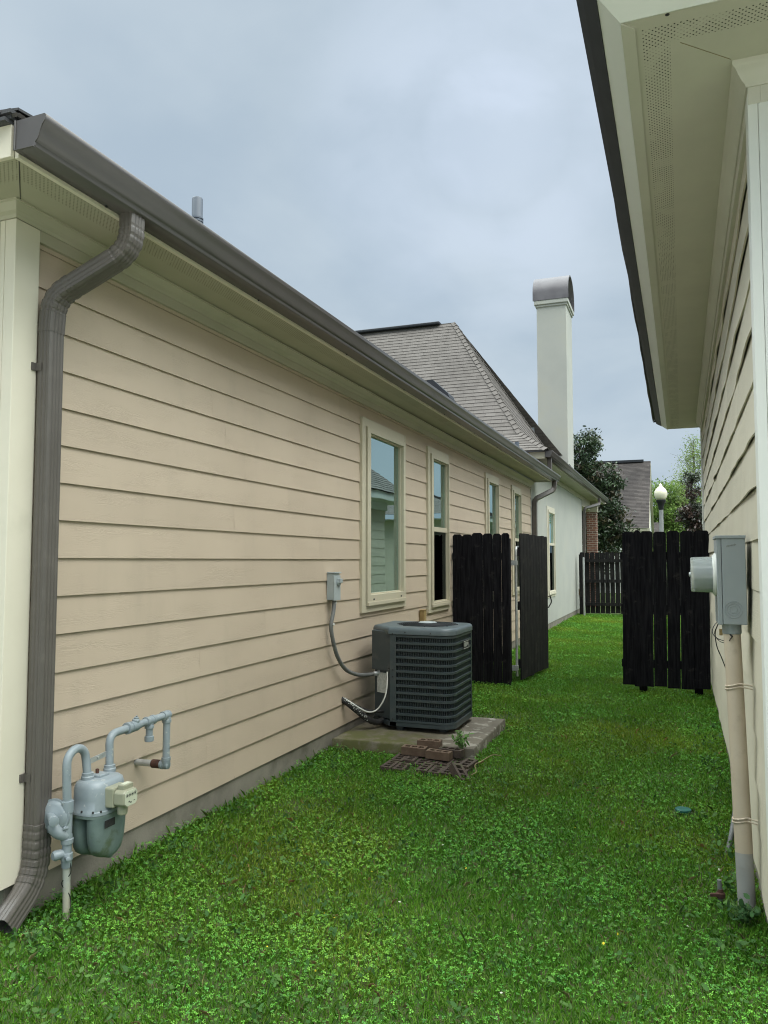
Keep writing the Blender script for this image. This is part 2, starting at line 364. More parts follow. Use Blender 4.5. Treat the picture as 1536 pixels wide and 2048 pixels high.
# soil under the lawn
m, t, b = new_mat('lawn_soil')
o = t.node('ShaderNodeTexCoord').outputs['Object']
c = t.mix(t.ramp(t.noise(o, 3, 6), 0.35, 0.65), (0.032, 0.085, 0.014), (0.048, 0.105, 0.02))
c = t.mix(t.ramp(t.noise(o, 22, 5), 0.45, 0.62), c, (0.085, 0.066, 0.036))
far = t.ramp(t.noise(o, 0.15, 4), 0.35, 0.65)
t.link(t.mix(0.35, c, t.mix(far, (0.085, 0.125, 0.05), (0.11, 0.145, 0.065))), b.inputs['Base Color'])
b.inputs['Roughness'].default_value = 0.95; b.inputs['Specular IOR Level'].default_value = 0.1
bn = t.node('ShaderNodeBump'); bn.inputs['Strength'].default_value = 0.8; bn.inputs['Distance'].default_value = 0.02
t.link(t.noise(o, 60, 6), bn.inputs['Height']); t.link(bn.outputs[0], b.inputs['Normal'])
MT['soil'] = m


# ------------------------------------------------------------------ mesh helper
class MB:
    def __init__(s): s.v = []; s.f = []; s.uv = {}; s.cut = []
    def mark(s): s.cut.append((len(s.v), len(s.f))); return s
    def build_each(s, name, mat, parent, **kw):
        """one part per piece between mark() calls"""
        cuts = [(0, 0)] + [c for c in s.cut if c != (0, 0)] + [(len(s.v), len(s.f))]; out = []
        for (v0, f0), (v1, f1) in zip(cuts[:-1], cuts[1:]):
            if f1 == f0: continue
            m = MB(); m.v = s.v[v0:v1]; m.f = [tuple(i - v0 for i in f) for f in s.f[f0:f1]]
            out.append(m.build(name, mat, parent, **kw))
        return out
    def vert(s, p): s.v.append(tuple(p)); return len(s.v) - 1
    def face(s, pts, uvs=None):
        i = len(s.v); s.v.extend(tuple(p) for p in pts)
        s.f.append(tuple(range(i, i + len(pts))))
        if uvs: s.uv[len(s.f) - 1] = uvs
    def box(s, x0, y0, z0, x1, y1, z1):
        x0, x1 = min(x0, x1), max(x0, x1); y0, y1 = min(y0, y1), max(y0, y1); z0, z1 = min(z0, z1), max(z0, z1)
        i = len(s.v)
        s.v += [(x0, y0, z0), (x1, y0, z0), (x1, y1, z0), (x0, y1, z0), (x0, y0, z1), (x1, y0, z1), (x1, y1, z1), (x0, y1, z1)]
        for q in ((0, 3, 2, 1), (4, 5, 6, 7), (0, 1, 5, 4), (1, 2, 6, 5), (2, 3, 7, 6), (3, 0, 4, 7)): s.f.append(tuple(i + k for k in q))
        return s
    def obox(s, c, ax, ay, az):
        """oriented box: centre + half axes"""
        c, ax, ay, az = Vector(c), Vector(ax), Vector(ay), Vector(az)
        i = len(s.v)
        for a, b_, d in ((-1, -1, -1), (1, -1, -1), (1, 1, -1), (-1, 1, -1), (-1, -1, 1), (1, -1, 1), (1, 1, 1), (-1, 1, 1)):
            s.v.append(tuple(c + ax * a + ay * b_ + az * d))
        for q in ((0, 3, 2, 1), (4, 5, 6, 7), (0, 1, 5, 4), (1, 2, 6, 5), (2, 3, 7, 6), (3, 0, 4, 7)): s.f.append(tuple(i + k for k in q))
        return s
    def loft(s, rings, closed=True, cap0=True, cap1=True):
        n = len(rings[0]); base = len(s.v)
        for r in rings: s.v.extend(tuple(p) for p in r)
        for k in range(len(rings) - 1):
            for j in range(n if closed else n - 1):
                a = base + k * n + j; b_ = base + k * n + (j + 1) % n
                s.f.append((a, b_, b_ + n, a + n))
        if cap0: s.f.append(tuple(base + j for j in reversed(range(n))))
        if cap1: s.f.append(tuple(base + (len(rings) - 1) * n + j for j in range(n)))
        return s
    def tube(s, pts, r, seg=10, cap=True):
        pts = [Vector(p) for p in pts]; n = len(pts)
        rr = r if isinstance(r, (list, tuple)) else [r] * n
        T = []
        for i in range(n):
            d = pts[min(i + 1, n - 1)] - pts[max(i - 1, 0)]
            T.append(d.normalized() if d.length > 1e-9 else Vector((0, 0, 1)))
        ref = Vector((0, 0, 1)) if abs(T[0].z) < 0.9 else Vector((1, 0, 0))
        u = (ref - T[0] * ref.dot(T[0])).normalized()
        rings = []
        for i in range(n):
            u = (u - T[i] * u.dot(T[i])).normalized(); v_ = T[i].cross(u)
            rings.append([pts[i] + (u * math.cos(2 * math.pi * k / seg) + v_ * math.sin(2 * math.pi * k / seg)) * rr[i] for k in range(seg)])
        s.loft(rings, True, cap, cap)
        return s
    def lathe(s, c, axis, prof, seg=24):
        """prof: list of (distance along axis, radius)"""
        axis = Vector(axis).normalized(); c = Vector(c)
        ref = Vector((0, 0, 1)) if abs(axis.z) < 0.9 else Vector((1, 0, 0))
        u = (ref - axis * ref.dot(axis)).normalized(); v_ = axis.cross(u)
        s.loft([[c + axis * d + (u * math.cos(2 * math.pi * k / seg) + v_ * math.sin(2 * math.pi * k / seg)) * max(r, 1e-4) for k in range(seg)] for d, r in prof])
        return s
    def extrude_y(s, prof, y0, y1, dz=0.0, closed=True, cap=True, n=1):
        """prof: (x, z) loop; run from y0 to y1, rising by dz"""
        rings = []
        for k in range(n + 1):
            f = k / n; y = y0 + (y1 - y0) * f
            rings.append([(x, y, z + dz * f) for x, z in prof])
        s.loft(rings, closed, cap, cap); return s
    def extrude_x(s, prof, x0, x1, closed=True, cap=True):
        s.loft([[(x0, y, z) for y, z in prof], [(x1, y, z) for y, z in prof]], closed, cap, cap); return s
    def build(s, name, mat, parent=None, loc=None, smooth=None, bevel=0.0, solid=0.0, recalc=True, segs=2):
        o_ = Vector((0, 0, 0))
        if parent is not None:
            o_ = Vector(parent.get('_o', (0, 0, 0)))
        elif loc is not None: o_ = Vector(loc)
        me = bpy.data.meshes.new(name)
        me.from_pydata([(x - o_.x, y - o_.y, z - o_.z) for x, y, z in s.v], [], s.f)
        if s.uv:
            ul = me.uv_layers.new(name='UVMap')
            for fi, uvs in s.uv.items():
                p = me.polygons[fi]
                for k, li in enumerate(p.loop_indices): ul.data[li].uv = uvs[k]
        if recalc:
            bm = bmesh.new(); bm.from_mesh(me)
            bmesh.ops.recalc_face_normals(bm, faces=bm.faces); bm.to_mesh(me); bm.free()
        if smooth is not None:
            me.polygons.foreach_set('use_smooth', [True] * len(me.polygons))
            me.set_sharp_from_angle(angle=R(smooth))
        me.materials.append(mat)
        ob = bpy.data.objects.new(name, me); COL.objects.link(ob)
        if parent is not None: ob.parent = parent
        else: ob.location = o_
        ob['_o'] = tuple(o_)
        if solid:
            md = ob.modifiers.new('thickness', 'SOLIDIFY'); md.thickness = solid; md.offset = 0
        if bevel:
            md = ob.modifiers.new('bevel', 'BEVEL'); md.width = bevel; md.segments = segs; md.limit_method = 'ANGLE'; md.angle_limit = R(40)
            md.harden_normals = False
        return ob


def thing(name, label, cat, loc=(0, 0, 0), group=None):
    o = bpy.data.objects.new(name, None); COL.objects.link(o)
    o.empty_display_size = 0.2; o.location = loc; o['_o'] = tuple(float(v) for v in loc)
    o['label'] = label; o['category'] = cat
    if group: o['group'] = group
    return o


def tag(o, label, cat, group=None, kind=None):
    o['label'] = label; o['category'] = cat
    if group: o['group'] = group
    if kind: o['kind'] = kind
    return o


def copy_tree(o, parent=None, loc=None):
    c = o.copy(); COL.objects.link(c)
    if parent is not None: c.parent = parent
    if loc is not None: c.location = loc; c['_o'] = tuple(loc)
    for ch in list(o.children): copy_tree(ch, c)
    return c


def spline(pts, n=8):
    P = [Vector(p) for p in pts]; P = [P[0] * 2 - P[1]] + P + [P[-1] * 2 - P[-2]]
    out = []
    for i in range(1, len(P) - 2):
        for k in range(n):
            u = k / n
            a, b_, c, d = P[i - 1], P[i], P[i + 1], P[i + 2]
            out.append(0.5 * ((2 * b_) + (c - a) * u + (2 * a - 5 * b_ + 4 * c - d) * u * u + (3 * b_ - a - 3 * c + d) * u ** 3))
    out.append(P[-2]); return out


def bend(pts, r, n=8):
    """polyline with rounded corners of radius about r"""
    P = [Vector(p) for p in pts]; out = [P[0]]
    for i in range(1, len(P) - 1):
        a = (P[i - 1] - P[i]); b_ = (P[i + 1] - P[i]); ra = min(r, a.length * 0.49, b_.length * 0.49)
        p0 = P[i] + a.normalized() * ra; p1 = P[i] + b_.normalized() * ra
        for k in range(n + 1):
            u = k / n; out.append(p0 * (1 - u) ** 2 + P[i] * 2 * u * (1 - u) + p1 * u * u)
    out.append(P[-1]); return out


# ------------------------------------------------------------------ lap siding
def siding(M, xf, sg, y0, y1, zb, e, n, ztop, openings=(), wave=0.0, seed=1, xs=0.0, step=0.25, axis='y'):
    """courses of lap board on a wall; axis 'y': wall plane x = xf (+ xs*y), facing sg.
    openings: (ya, yb, za, zb) holes. Each board is an island of its own."""
    rr = random.Random(seed)
    def P(y, z, out):
        if axis == 'y': return (xf + xs * y + sg * out, y, z)
        return (y, xf + sg * out, z)
    for k in range(n):
        z0 = zb + k * e; z1 = min(z0 + e, ztop)
        if z1 - z0 < 0.01: break
        # board joints
        cuts = [y0]; y = y0 + rr.uniform(1.2, 3.6)
        while y < y1 - 0.5: cuts.append(y); y += 3.66
        cuts.append(y1)
        for a, b_ in zip(cuts[:-1], cuts[1:]):
            rects = [(a + (0.0011 if a > y0 else 0), b_ - (0.0011 if b_ < y1 else 0), z0, z1)]
            for (oa, ob, oz0, oz1) in openings:
                new = []
                for (ra, rb, rz0, rz1) in rects:
                    if rb <= oa or ra >= ob or rz1 <= oz0 or rz0 >= oz1: new.append((ra, rb, rz0, rz1)); continue
                    if ra < oa: new.append((ra, oa, rz0, rz1))
                    if rb > ob: new.append((ob, rb, rz0, rz1))
                    ma, mb = max(ra, oa), min(rb, ob)
                    if rz0 < oz0: new.append((ma, mb, rz0, oz0))
                    if rz1 > oz1: new.append((ma, mb, oz1, rz1))
                rects = new
            for (ra, rb, rz0, rz1) in rects:
                if rb - ra < 0.005: continue
                ns = max(1, int(round((rb - ra) / step))); ring = []
                for i in range(ns + 1):
                    y = ra + (rb - ra) * i / ns
                    wv = wave * (mnoise.noise(Vector((y * 1.15, k * 1.9, seed))) + 0.6 * mnoise.noise(Vector((y * 2.6, k * 3.1, seed + 5)))) if wave else 0.0
                    f0 = (rz0 - z0) / e; f1 = (rz1 - z0) / e
                    ob_ = 0.0135 + wv * 1.0
                    o0 = ob_ * (1 - f0) + 0.002 * f0; o1 = ob_ * (1 - f1) + 0.002 * f1
                    ring.append([P(y, rz0, o0 - 0.008), P(y, rz0, o0), P(y, rz1, o1)])
                M.loft(ring, closed=False, cap0=False, cap1=False)
    return M


# ------------------------------------------------------------------ shingled slope
def shingles(M, O, U, V, poly, ex=0.11, seed=3):
    """O origin, U along the eave, V up the slope (unit); poly convex list of (u, v)"""
    O, U, V = Vector(O), Vector(U).normalized(), Vector(V).normalized(); N = U.cross(V)
    if N.z < 0: N = -N
    def span(v):
        xs_ = []
        for i in range(len(poly)):
            (ua, va), (ub, vb) = poly[i], poly[(i + 1) % len(poly)]
            if abs(vb - va) < 1e-9: continue
            f = (v - va) / (vb - va)
            if -1e-6 <= f <= 1 + 1e-6: xs_.append(ua + (ub - ua) * f)
        return (min(xs_), max(xs_)) if len(xs_) >= 2 else None
    v0, v1 = min(p[1] for p in poly), max(p[1] for p in poly)
    k = 0; v = v0; rr = random.Random(seed)
    while v < v1 - 0.01:
        vt = min(v + ex, v1 - 1e-4); a = span(v + 1e-5); b_ = span(vt)
        if a and b_:
            L = max(a[1] - a[0], 0.01); ns = max(1, int(L / 0.5)); h = 0.011
            uo = rr.random() * 0.23; low, up, und = [], [], []
            for i in range(ns + 1):
                f = i / ns; ua = a[0] + (a[1] - a[0]) * f; ub = b_[0] + (b_[1] - b_[0]) * f
                jig = rr.uniform(-0.006, 0.006)
                low.append((O + U * ua + V * (v + jig) + N * h, (ua + uo, k * ex))); up.append((O + U * ub + V * (vt + 0.01) + N * 0.001, (ub + uo, k * ex + (vt - v))))
                und.append((O + U * ua + V * (v + jig) + N * -0.004, (ua + uo, k * ex)))
            for i in range(ns):
                q = (low[i], low[i + 1], up[i + 1], up[i]); M.face([p for p, _ in q], [t_ for _, t_ in q])
                q = (und[i], und[i + 1], low[i + 1], low[i]); M.face([p for p, _ in q], [(0.0, k * ex + 0.0005)] * 4)
        v += ex; k += 1
    return M


# ================================================================== GROUND
def gz(x, y):
    return 0.018 * mnoise.noise(Vector((x * 0.9, y * 0.9, 3.0))) + 0.008 * mnoise.noise(Vector((x * 2.7, y * 2.7, 9.0)))


G = MB()
gx = [-400, -120, -40, -14] + [-6 + 0.2 * i for i in range(61)] + [12, 40, 120, 400]
gy = [-400, -100, -20, -4] + [0.2 * i for i in range(151)] + [40, 60, 110, 400]
for yy in gy:
    for xx in gx: G.v.append((xx, yy, gz(xx, yy) if (-6 < xx < 6.1 and -0.1 < yy < 30) else 0.0))
nx = len(gx)
for j in range(len(gy) - 1):
    for i in range(nx - 1): G.f.append((j * nx + i, j * nx + i + 1, (j + 1) * nx + i + 1, (j + 1) * nx + i))
lawn = G.build('ground', MT['soil'], smooth=180)
lawn['kind'] = 'structure'

M = MB()
for j in range(5):
    for i in range(8): M.box(-13.0 + i * 3.2, -13.4 + j * 2.7, -0.05, -13.0 + i * 3.2 + 3.188, -13.4 + j * 2.7 + 2.688, 0.03)
bounce_ob = M.build('bounce_slabs', MT['bounce_concrete'], loc=(0, -6, 0)); bounce_ob['kind'] = 'structure'  # unseen slabs added behind the camera to bounce light onto eaves and walls

# ================================================================== LEFT HOUSE
XL = -2.715
house = thing('siding_house', 'tan lap-sided house with brown gutter, narrow windows and a tall white chimney', 'house', (XL, 2.57, 0))
WINS = [  # outer trim y0,y1,z0,z1 ; glass y0,y1,z0,z1 ; meeting rail z
    (6.585, 7.815, 1.083, 2.90, 6.765, 7.70, 1.243, 2.77, None),
    (8.62, 9.52, 0.955, 2.91, 8.79, 9.45, 1.07, 2.78, 1.94),
    (11.56, 12.48, 0.955, 2.91, 11.73, 12.41, 1.07, 2.78, 1.94),
    (13.59, 14.44, 0.955, 2.90, 13.75, 14.37, 1.07, 2.77, 1.94),
]
opens = [(a + 0.05, b_ - 0.03, c + 0.05, d - 0.05) for a, b_, c, d, *_ in WINS]
ZB, EX = 0.153, 0.178
M = MB()
siding(M, XL - 0.0135, 1, 2.69, 15.60, ZB, EX, 17, 3.05, opens, wave=0.0016, seed=4, step=0.3)
siding(M, 2.57 + 0.02, -1, -9.0, -2.80, ZB, EX, 17, 3.05, (), wave=0.001, seed=9, step=0.6, axis='x')
M.build('siding', MT['siding'], house, recalc=False)
# sheathing behind the boards
M = MB()
segs = sorted(opens)
y = 2.6
for (a, b_, c, d) in segs:
    M.box(XL - 0.10, y, 0.16, XL - 0.016, a, 3.1); M.box(XL - 0.10, a, 0.16, XL - 0.016, b_, c); M.box(XL - 0.10, a, d, XL - 0.016, b_, 3.1); y = b_
M.box(XL - 0.10, y, 0.16, XL - 0.016, 15.6, 3.1)
M.box(-9.0, 2.60, 0.16, XL - 0.10, 2.66, 3.1)
M.build('sheathing', MT['siding'], house)
# corner board
M = MB()
M.box(XL - 0.04, 2.548, 0.175, XL + 0.020, 2.688, 3.075); M.box(-2.785, 2.548, 0.175, XL - 0.042, 2.575, 3.075)
M.build('corner_board', MT['trim'], house, bevel=0.003)
# foundation
M = MB(); M.box(-9, 2.62, -0.2, XL - 0.012, 15.6, 0.158)
M.build('foundation', MT['concrete'], house)
# frieze + crown
ZS = 3.135; RISE = 0.0035
M = MB()
M.box(XL - 0.02, 2.69, 3.022, XL + 0.018, 15.6, 3.14)
M.box(-9.0, 2.552, 3.022, -2.786, 2.60, 3.14)
M.box(-2.786, 2.545, 3.077, XL + 0.023, 2.69, 3.14)
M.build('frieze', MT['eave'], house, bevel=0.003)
cr = [(0, 0), (0.006, 0), (0.014, 0.012), (0.030, 0.022), (0.045, 0.040), (0.052, 0.050), (0.060, 0.052), (0.060, 0.060), (0, 0.060)]
M = MB()
M.loft([[(XL + 0.019 + d, (2.549 - d) if y < 3 else y, 3.076 + z) for d, z in cr] for y in (2.5, 15.6)])
M.loft([[(x if x < -5 else XL + 0.019 + d, 2.549 - d, 3.076 + z) for d, z in cr] for x in (-9.0, -2.7)])
M.build('crown_moulding', MT['eave'], house)
# soffit (UV: u along, v in from fascia)
FX, FY, YE = -2.36, 2.235, 16.02
M = MB()
dzr = RISE * (YE - FY)
M.face([(FX, FY, ZS), (FX, YE, ZS + dzr), (XL + 0.05, YE, ZS + dzr), (XL + 0.05, FY + (FX - XL - 0.05), ZS)], [(0, 0), (YE - FY, 0), (YE - FY, FX - XL - .05), (0.3, FX - XL - .05)])
M.face([(-9, FY, ZS), (FX, FY, ZS), (XL + 0.05, FY + (FX - XL - 0.05), ZS), (-9, FY + (FX - XL - 0.05), ZS)], [(0.4, 0), (7.0, 0), (6.7, FX - XL - .05), (0.4, FX - XL - .05)])
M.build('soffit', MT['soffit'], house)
M = MB(); p0, p1 = Vector((FX - 0.022, FY + 0.022, ZS - 0.001)), Vector((XL + 0.075, FY + (FX - XL - 0.075), ZS - 0.001))
M.obox((p0 + p1) / 2, (p1 - p0) / 2, Vector((0.0012, 0.0012, 0)), Vector((0, 0, 0.0006))); M.build('mitre_joint', MT['black'], house)
# fascia
M = MB()
M.extrude_y([(FX - 0.02, ZS - 0.006), (FX, ZS - 0.006), (FX, ZS + 0.145), (FX - 0.02, ZS + 0.145)], FY - 0.002, YE, dzr)
M.box(-9, FY - 0.02, ZS - 0.006, FX - 0.0215, FY, ZS + 0.125)
M.box(FX - 0.3, YE - 0.02, ZS + dzr - 0.006, FX - 0.022, YE, ZS + dzr + 0.14); 
M.build('fascia', MT['trim'], house, bevel=0.002)
# end wall of the eave box where it meets the tall wing
M = MB(); M.box(XL, YE - 0.04, ZS + dzr - 0.01, FX - 0.021, YE - 0.022, ZS + dzr + 0.1); M.build('eave_return', MT['eave'], house)
# roof of the low wing (hipped)
PIT = R(25); cp, sp_ = math.cos(PIT), math.sin(PIT); ez = ZS + 0.165
M = MB()
Lx = 6.0
shingles(M, (FX + 0.02, FY - 0.03, ez - 0.02), (0, 1, 0), (-cp, 0, sp_), [(0, 0), (13.9, 0), (13.9, 4.6), (4.6 * cp, 4.6)])
shingles(M, (FX + 0.02, FY - 0.03, ez - 0.02), (-1, 0, 0), (0, cp, sp_), [(0, 0), (7.5, 0), (7.5, 4.6), (4.6 * cp, 4.6)])
roofL = M.build('roof', MT['shingle'], house, recalc=False)
# dark starter / drip edge under the shingles on the front eave
M = MB()
M.box(-9, FY - 0.055, ZS + 0.122, FX - 0.02, FY + 0.02, ZS + 0.136)
M.box(-9, FY - 0.035, ZS + 0.137, FX - 0.01, FY + 0.02, ZS + 0.152)
M.box(-9, FY - 0.048, ZS + 0.153, FX + 0.0, FY + 0.02, ZS + 0.168)
M.build('shingle_edge', MT['shingle_edge'], house)
# hip cap
M = MB(); a = Vector((FX - 0.02, FY + 0.01, ez + 0.012)); d = Vector((-cp, cp, sp_)).normalized()
for k in range(40):
    c_k = a + d * (0.06 + k * 0.12) + Vector((0, 0, 0.014))
    for sg in (-1, 1): M.obox(c_k + Vector((0.045, 0.045, -0.026)) * sg * 1.0 if sg > 0 else c_k + Vector((-0.045, -0.045, -0.026)), d * 0.085 + Vector((0, 0, -0.006)), Vector((0.046, 0.046, -0.026 * sg)), Vector((0, 0, 0.005)))
M.build('hip_cap', MT['shingle_edge'], house)


def gutter(parent, y0, y1, fx, z0, dz, name='gutter'):
    pr = [(0.0, 0.118), (0.0, 0.0), (0.098, 0.0), (0.100, 0.003), (0.100, 0.019), (0.105, 0.021), (0.113, 0.030), (0.119, 0.045), (0.124, 0.062), (0.132, 0.080),
          (0.145, 0.096), (0.146, 0.118), (0.143, 0.121), (0.128, 0.121), (0.126, 0.118), (0.126, 0.110)]
    M = MB()
    n = max(1, int((y1 - y0) / 3))
    M.loft([[(fx + 0.003 + x, y0 + (y1 - y0) * k / n, z0 + z + dz * k / n + 0.002 * mnoise.noise(Vector((k * 1.7, y0, 0)))) for x, z in pr] for k in range(n + 1)], closed=False, cap0=False, cap1=False)
    g = M.build(name, MT['bronze'], parent, solid=0.0025, smooth=35)
    M = MB()
    for (yy, zz) in ((y0, z0), (y1, z0 + dz)):
        lp = [(fx + 0.003 + x, zz + z) for x, z in pr[:13]]
        M.mark(); M.loft([[(x, yy - 0.004, z) for x, z in lp], [(x, yy + 0.004, z) for x, z in lp]])
        rim = [Vector((x, yy, z)) for x, z in lp]
        for p, q in zip(rim[:-1], rim[1:]):
            if (p - q).length > 0.03: M.tube([p + Vector((0, -0.006 if yy == y0 else 0.006, 0)), q + Vector((0, -0.006 if yy == y0 else 0.006, 0))], 0.004, 6)
    M.build_each('end_cap', MT['bronze'], g)
    M = MB()
    yy = y0 + 0.5
    while yy < y1:
        zz = z0 + dz * (yy - y0) / (y1 - y0)
        M.mark(); M.lathe((fx + 0.012, yy, zz - 0.001), (0, 0, -1), [(0, 0.006), (0.006, 0.005), (0.009, 0.002)], 8)
        yy += 1.35
    M.build_each('drip_screw', MT['black'], g)
    return g


gut = gutter(house, FY - 0.02, YE + 0.28, FX, ZS + 0.01, RISE * (YE - FY + 0.3))


def sweep_rect(M, path, a=0.043, b_=0.030, ref=(0, 1, 0), ribs=True, crimp=()):
    """corrugated rectangular leader; crimp: list of (s0, s1) arc ranges with elbow folds"""
    P = [Vector(p) for p in path]; L = [0.0]
    for i in range(1, len(P)): L.append(L[-1] + (P[i] - P[i - 1]).length)
    prof = []
    def side(p, q, n):
        for k in range(n):
            f = k / n; d = 0.0
            if ribs and 0.12 < f < 0.88: d = 0.0013 * (1 if (k % 4) in (1, 2) else -1)
            prof.append((p[0] + (q[0] - p[0]) * f, p[1] + (q[1] - p[1]) * f, d))
    cs = 0.005
    side((a, -b_ + cs), (a, b_ - cs), 12); side((a - cs, b_), (-a + cs, b_), 16); side((-a, b_ - cs), (-a, -b_ + cs), 12); side((-a + cs, -b_), (a - cs, -b_), 16)
    rings = []
    for i, p in enumerate(P):
        T = (P[min(i + 1, len(P) - 1)] - P[max(i - 1, 0)]).normalized()
        S = Vector(ref); S = (S - T * S.dot(T)).normalized(); N = T.cross(S)
        sc = 1.0
        for (s0, s1) in crimp:
            if s0 <= L[i] <= s1: sc = 1.0 + 0.024 * (1 if int((L[i] - s0) / 0.0135) % 3 else -1.3)
        rings.append([p + S * (u + (d if abs(u) >= a - 1e-6 else 0) * (1 if u > 0 else -1)) * sc + N * (v_ + (d if abs(v_) >= b_ - 1e-6 else 0) * (1 if v_ > 0 else -1)) * sc for u, v_, d in prof])
    M.loft(rings, True, False, False)
    return M


def resample(path, ds):
    P = [Vector(p) for p in path]; out = [P[0]]; acc = 0.0
    for i in range(1, len(P)):
        seg = (P[i] - P[i - 1]).length; d = ds - acc
        while d <= seg:
            out.append(P[i - 1].lerp(P[i], d / seg)); d += ds
        acc = (acc + seg) % ds if seg else acc
    out.append(P[-1]); return out


# near downspout, three pieces: upper offset, leader, bottom kick-out
M = MB()
up_path = resample(bend([(-2.31, 2.845, 3.16), (-2.31, 2.84, 2.985), (-2.64, 2.725, 2.765), (-2.648, 2.722, 2.60)], 0.16, 24), 0.0045)
Ltot = sum((up_path[i] - up_path[i - 1]).length for i in range(1, len(up_path)))
sweep_rect(M, up_path, 0.0455, 0.039, crimp=((0.07, 0.25), (Ltot - 0.27, Ltot - 0.09)))
ds = M.build('downspout', MT['downspout'], house, smooth=30)
M = MB(); sweep_rect(M, [(-2.648, 2.722, 2.63), (-2.648, 2.722, 1.9), (-2.648, 2.721, 1.2), (-2.648, 2.720, 0.33)], 0.0435, 0.037)
M.build('leader', MT['downspout'], ds, smooth=30)
M = MB()
lo_path = resample(bend([(-2.648, 2.720, 0.42), (-2.648, 2.715, 0.18), (-2.635, 2.535, 0.055)], 0.20, 24), 0.0045)
L2 = sum((lo_path[i] - lo_path[i - 1]).length for i in range(1, len(lo_path)))
sweep_rect(M, lo_path, 0.0455, 0.039, crimp=((0.02, L2 * 0.62),))
M.build('elbow', MT['downspout'], ds, smooth=30, solid=0.002)
M = MB()
for z in (0.60, 2.42):
    M.mark(); M.box(-2.712, 2.655, z, -2.688, 2.790, z + 0.035)
    M.box(-2.688, 2.6745, z, -2.655, 2.6765, z + 0.035)
M.build_each('strap', MT['downspout'], ds)


def window(parent, wx, spec, curtain=None, sgn=1, trim=None, proud=0.022):
    oy0, oy1, oz0, oz1, gy0, gy1, gz0, gz1, rail = spec
    trim = trim or MT['wintrim']; X = wx
    cy0, cy1, cz0, cz1 = oy0 + 0.085, oy1 - 0.045, oz0 + 0.07, oz1 - 0.075       # inner edge of casing
    M = MB()
    M.box(X - 0.03, oy0, oz0, X + proud, cy0, oz1); M.box(X - 0.03, cy1, oz0, X + proud, oy1, oz1)
    M.box(X - 0.03, cy0, oz0, X + proud - .001, cy1, cz0); M.box(X - 0.03, cy0, cz1, X + proud - .001, cy1, oz1)
    wdw = M.build('window', trim, parent, bevel=0.002)
    # sash frame set just proud, with a dark joint around it
    s0, s1, t0, t1 = cy0 + 0.012, cy1 - 0.006, cz0 + 0.012, cz1 - 0.006
    M = MB()
    M.box(X - 0.05, s0, t0, X + proud + .016, gy0, t1); M.box(X - 0.05, gy1, t0, X + proud + .016, s1, t1)
    M.box(X - 0.05, gy0, t0, X + proud + .015, gy1, gz0); M.box(X - 0.05, gy0, gz1, X + proud + .015, gy1, t1)
    M.box(X - 0.05, gy0 - 0.012, gz0 - .012, X + 0.006, gy0 + 0.014, gz1 + .012); M.box(X - 0.05, gy1 - 0.014, gz0 - .012, X + 0.006, gy1 + 0.012, gz1 + .012)
    M.box(X - 0.05, gy0 + .014, gz1 - .014, X + 0.005, gy1 - .014, gz1 + .012); M.box(X - 0.05, gy0 + .014, gz0 - .012, X + 0.005, gy1 - .014, gz0 + .014)
    M.box(X - 0.01, s0 + 0.004, t0 - 0.02, X + proud + .024, s1 - 0.002, t0 + 0.012)
    if rail: M.box(X - 0.045, gy0 + .013, rail - 0.028, X + 0.014, gy1 - .013, rail + 0.028)
    M.build('sash', trim, wdw, bevel=0.0015)
    M = MB()
    if rail:
        M.box(X - 0.022, gy0, rail, X - 0.018, gy1, gz1); M.build('pane', MT['glass'], wdw)
        M = MB(); M.box(X - 0.012, gy0, gz0, X - 0.009, gy1, rail); M.build('screen', MT['glass_dark'], wdw)
    else:
        M.box(X - 0.022, gy0, gz0, X - 0.018, gy1, gz1); M.build('pane', MT['glass'], wdw)
        M = MB()
        for yw in (gy0 + 0.08, gy1 - 0.08): M.mark(); M.box(X + proud + 0.014, yw - 0.018, gz0 - 0.052, X + proud + 0.0165, yw + 0.018, gz0 - 0.036)
        M.build_each('weep_hole', MT['black'], wdw)
    M = MB(); ym = (gy0 + gy1) / 2
    M.box(X - 0.029, ym - 0.005, gz0, X - 0.025, ym + 0.005, gz1)
    if not rail: M.box(X - 0.0295, gy0, (gz0 + gz1) / 2 - 0.006, X - 0.0245, gy1, (gz0 + gz1) / 2 + 0.006)
    M.build('muntin', MT['blind'], wdw)
    # room behind the glass
    M = MB(); d = 0.7
    M.box(X - d, gy0 - 0.25, gz0 - 0.1, X - d + .02, gy1 + 0.25, gz1 + 0.1)
    M.box(X - d, gy0 - 0.27, gz0 - 0.1, X - 0.055, gy0 - 0.25, gz1 + 0.1); M.box(X - d, gy1 + 0.25, gz0 - 0.1, X - 0.055, gy1 + 0.27, gz1 + 0.1)
    M.box(X - d, gy0 - 0.27, gz1 + 0.1, X - 0.055, gy1 + 0.27, gz1 + 0.12); M.box(X - d, gy0 - 0.27, gz0 - 0.12, X - 0.055, gy1 + 0.27, gz0 - 0.1)
    M.build('interior', MT['room'], wdw)
    if curtain:
        for (c0, c1) in curtain:
            M = MB(); n = 60
            pts = [(X - 0.043 + 0.005 * math.sin(k * 1.35) + 0.004 * math.sin(k * 0.6), c0 + (c1 - c0) * k / n) for k in range(n + 1)]
            M.loft([[(x, y_, z) for x, y_ in pts] for z in (gz0 - 0.05, gz1 + 0.05)], closed=False, cap0=False, cap1=False)
            M.build('curtain', MT['curtain'], wdw, smooth=180)
    return wdw


window(house, XL, WINS[0], [(6.66, 7.52), (7.66, 7.95)])
window(house, XL, WINS[1], [(8.72, 9.62)])
window(house, XL, WINS[2], [(11.66, 12.5)])
window(house, XL, WINS[3], [(13.7, 14.0)])

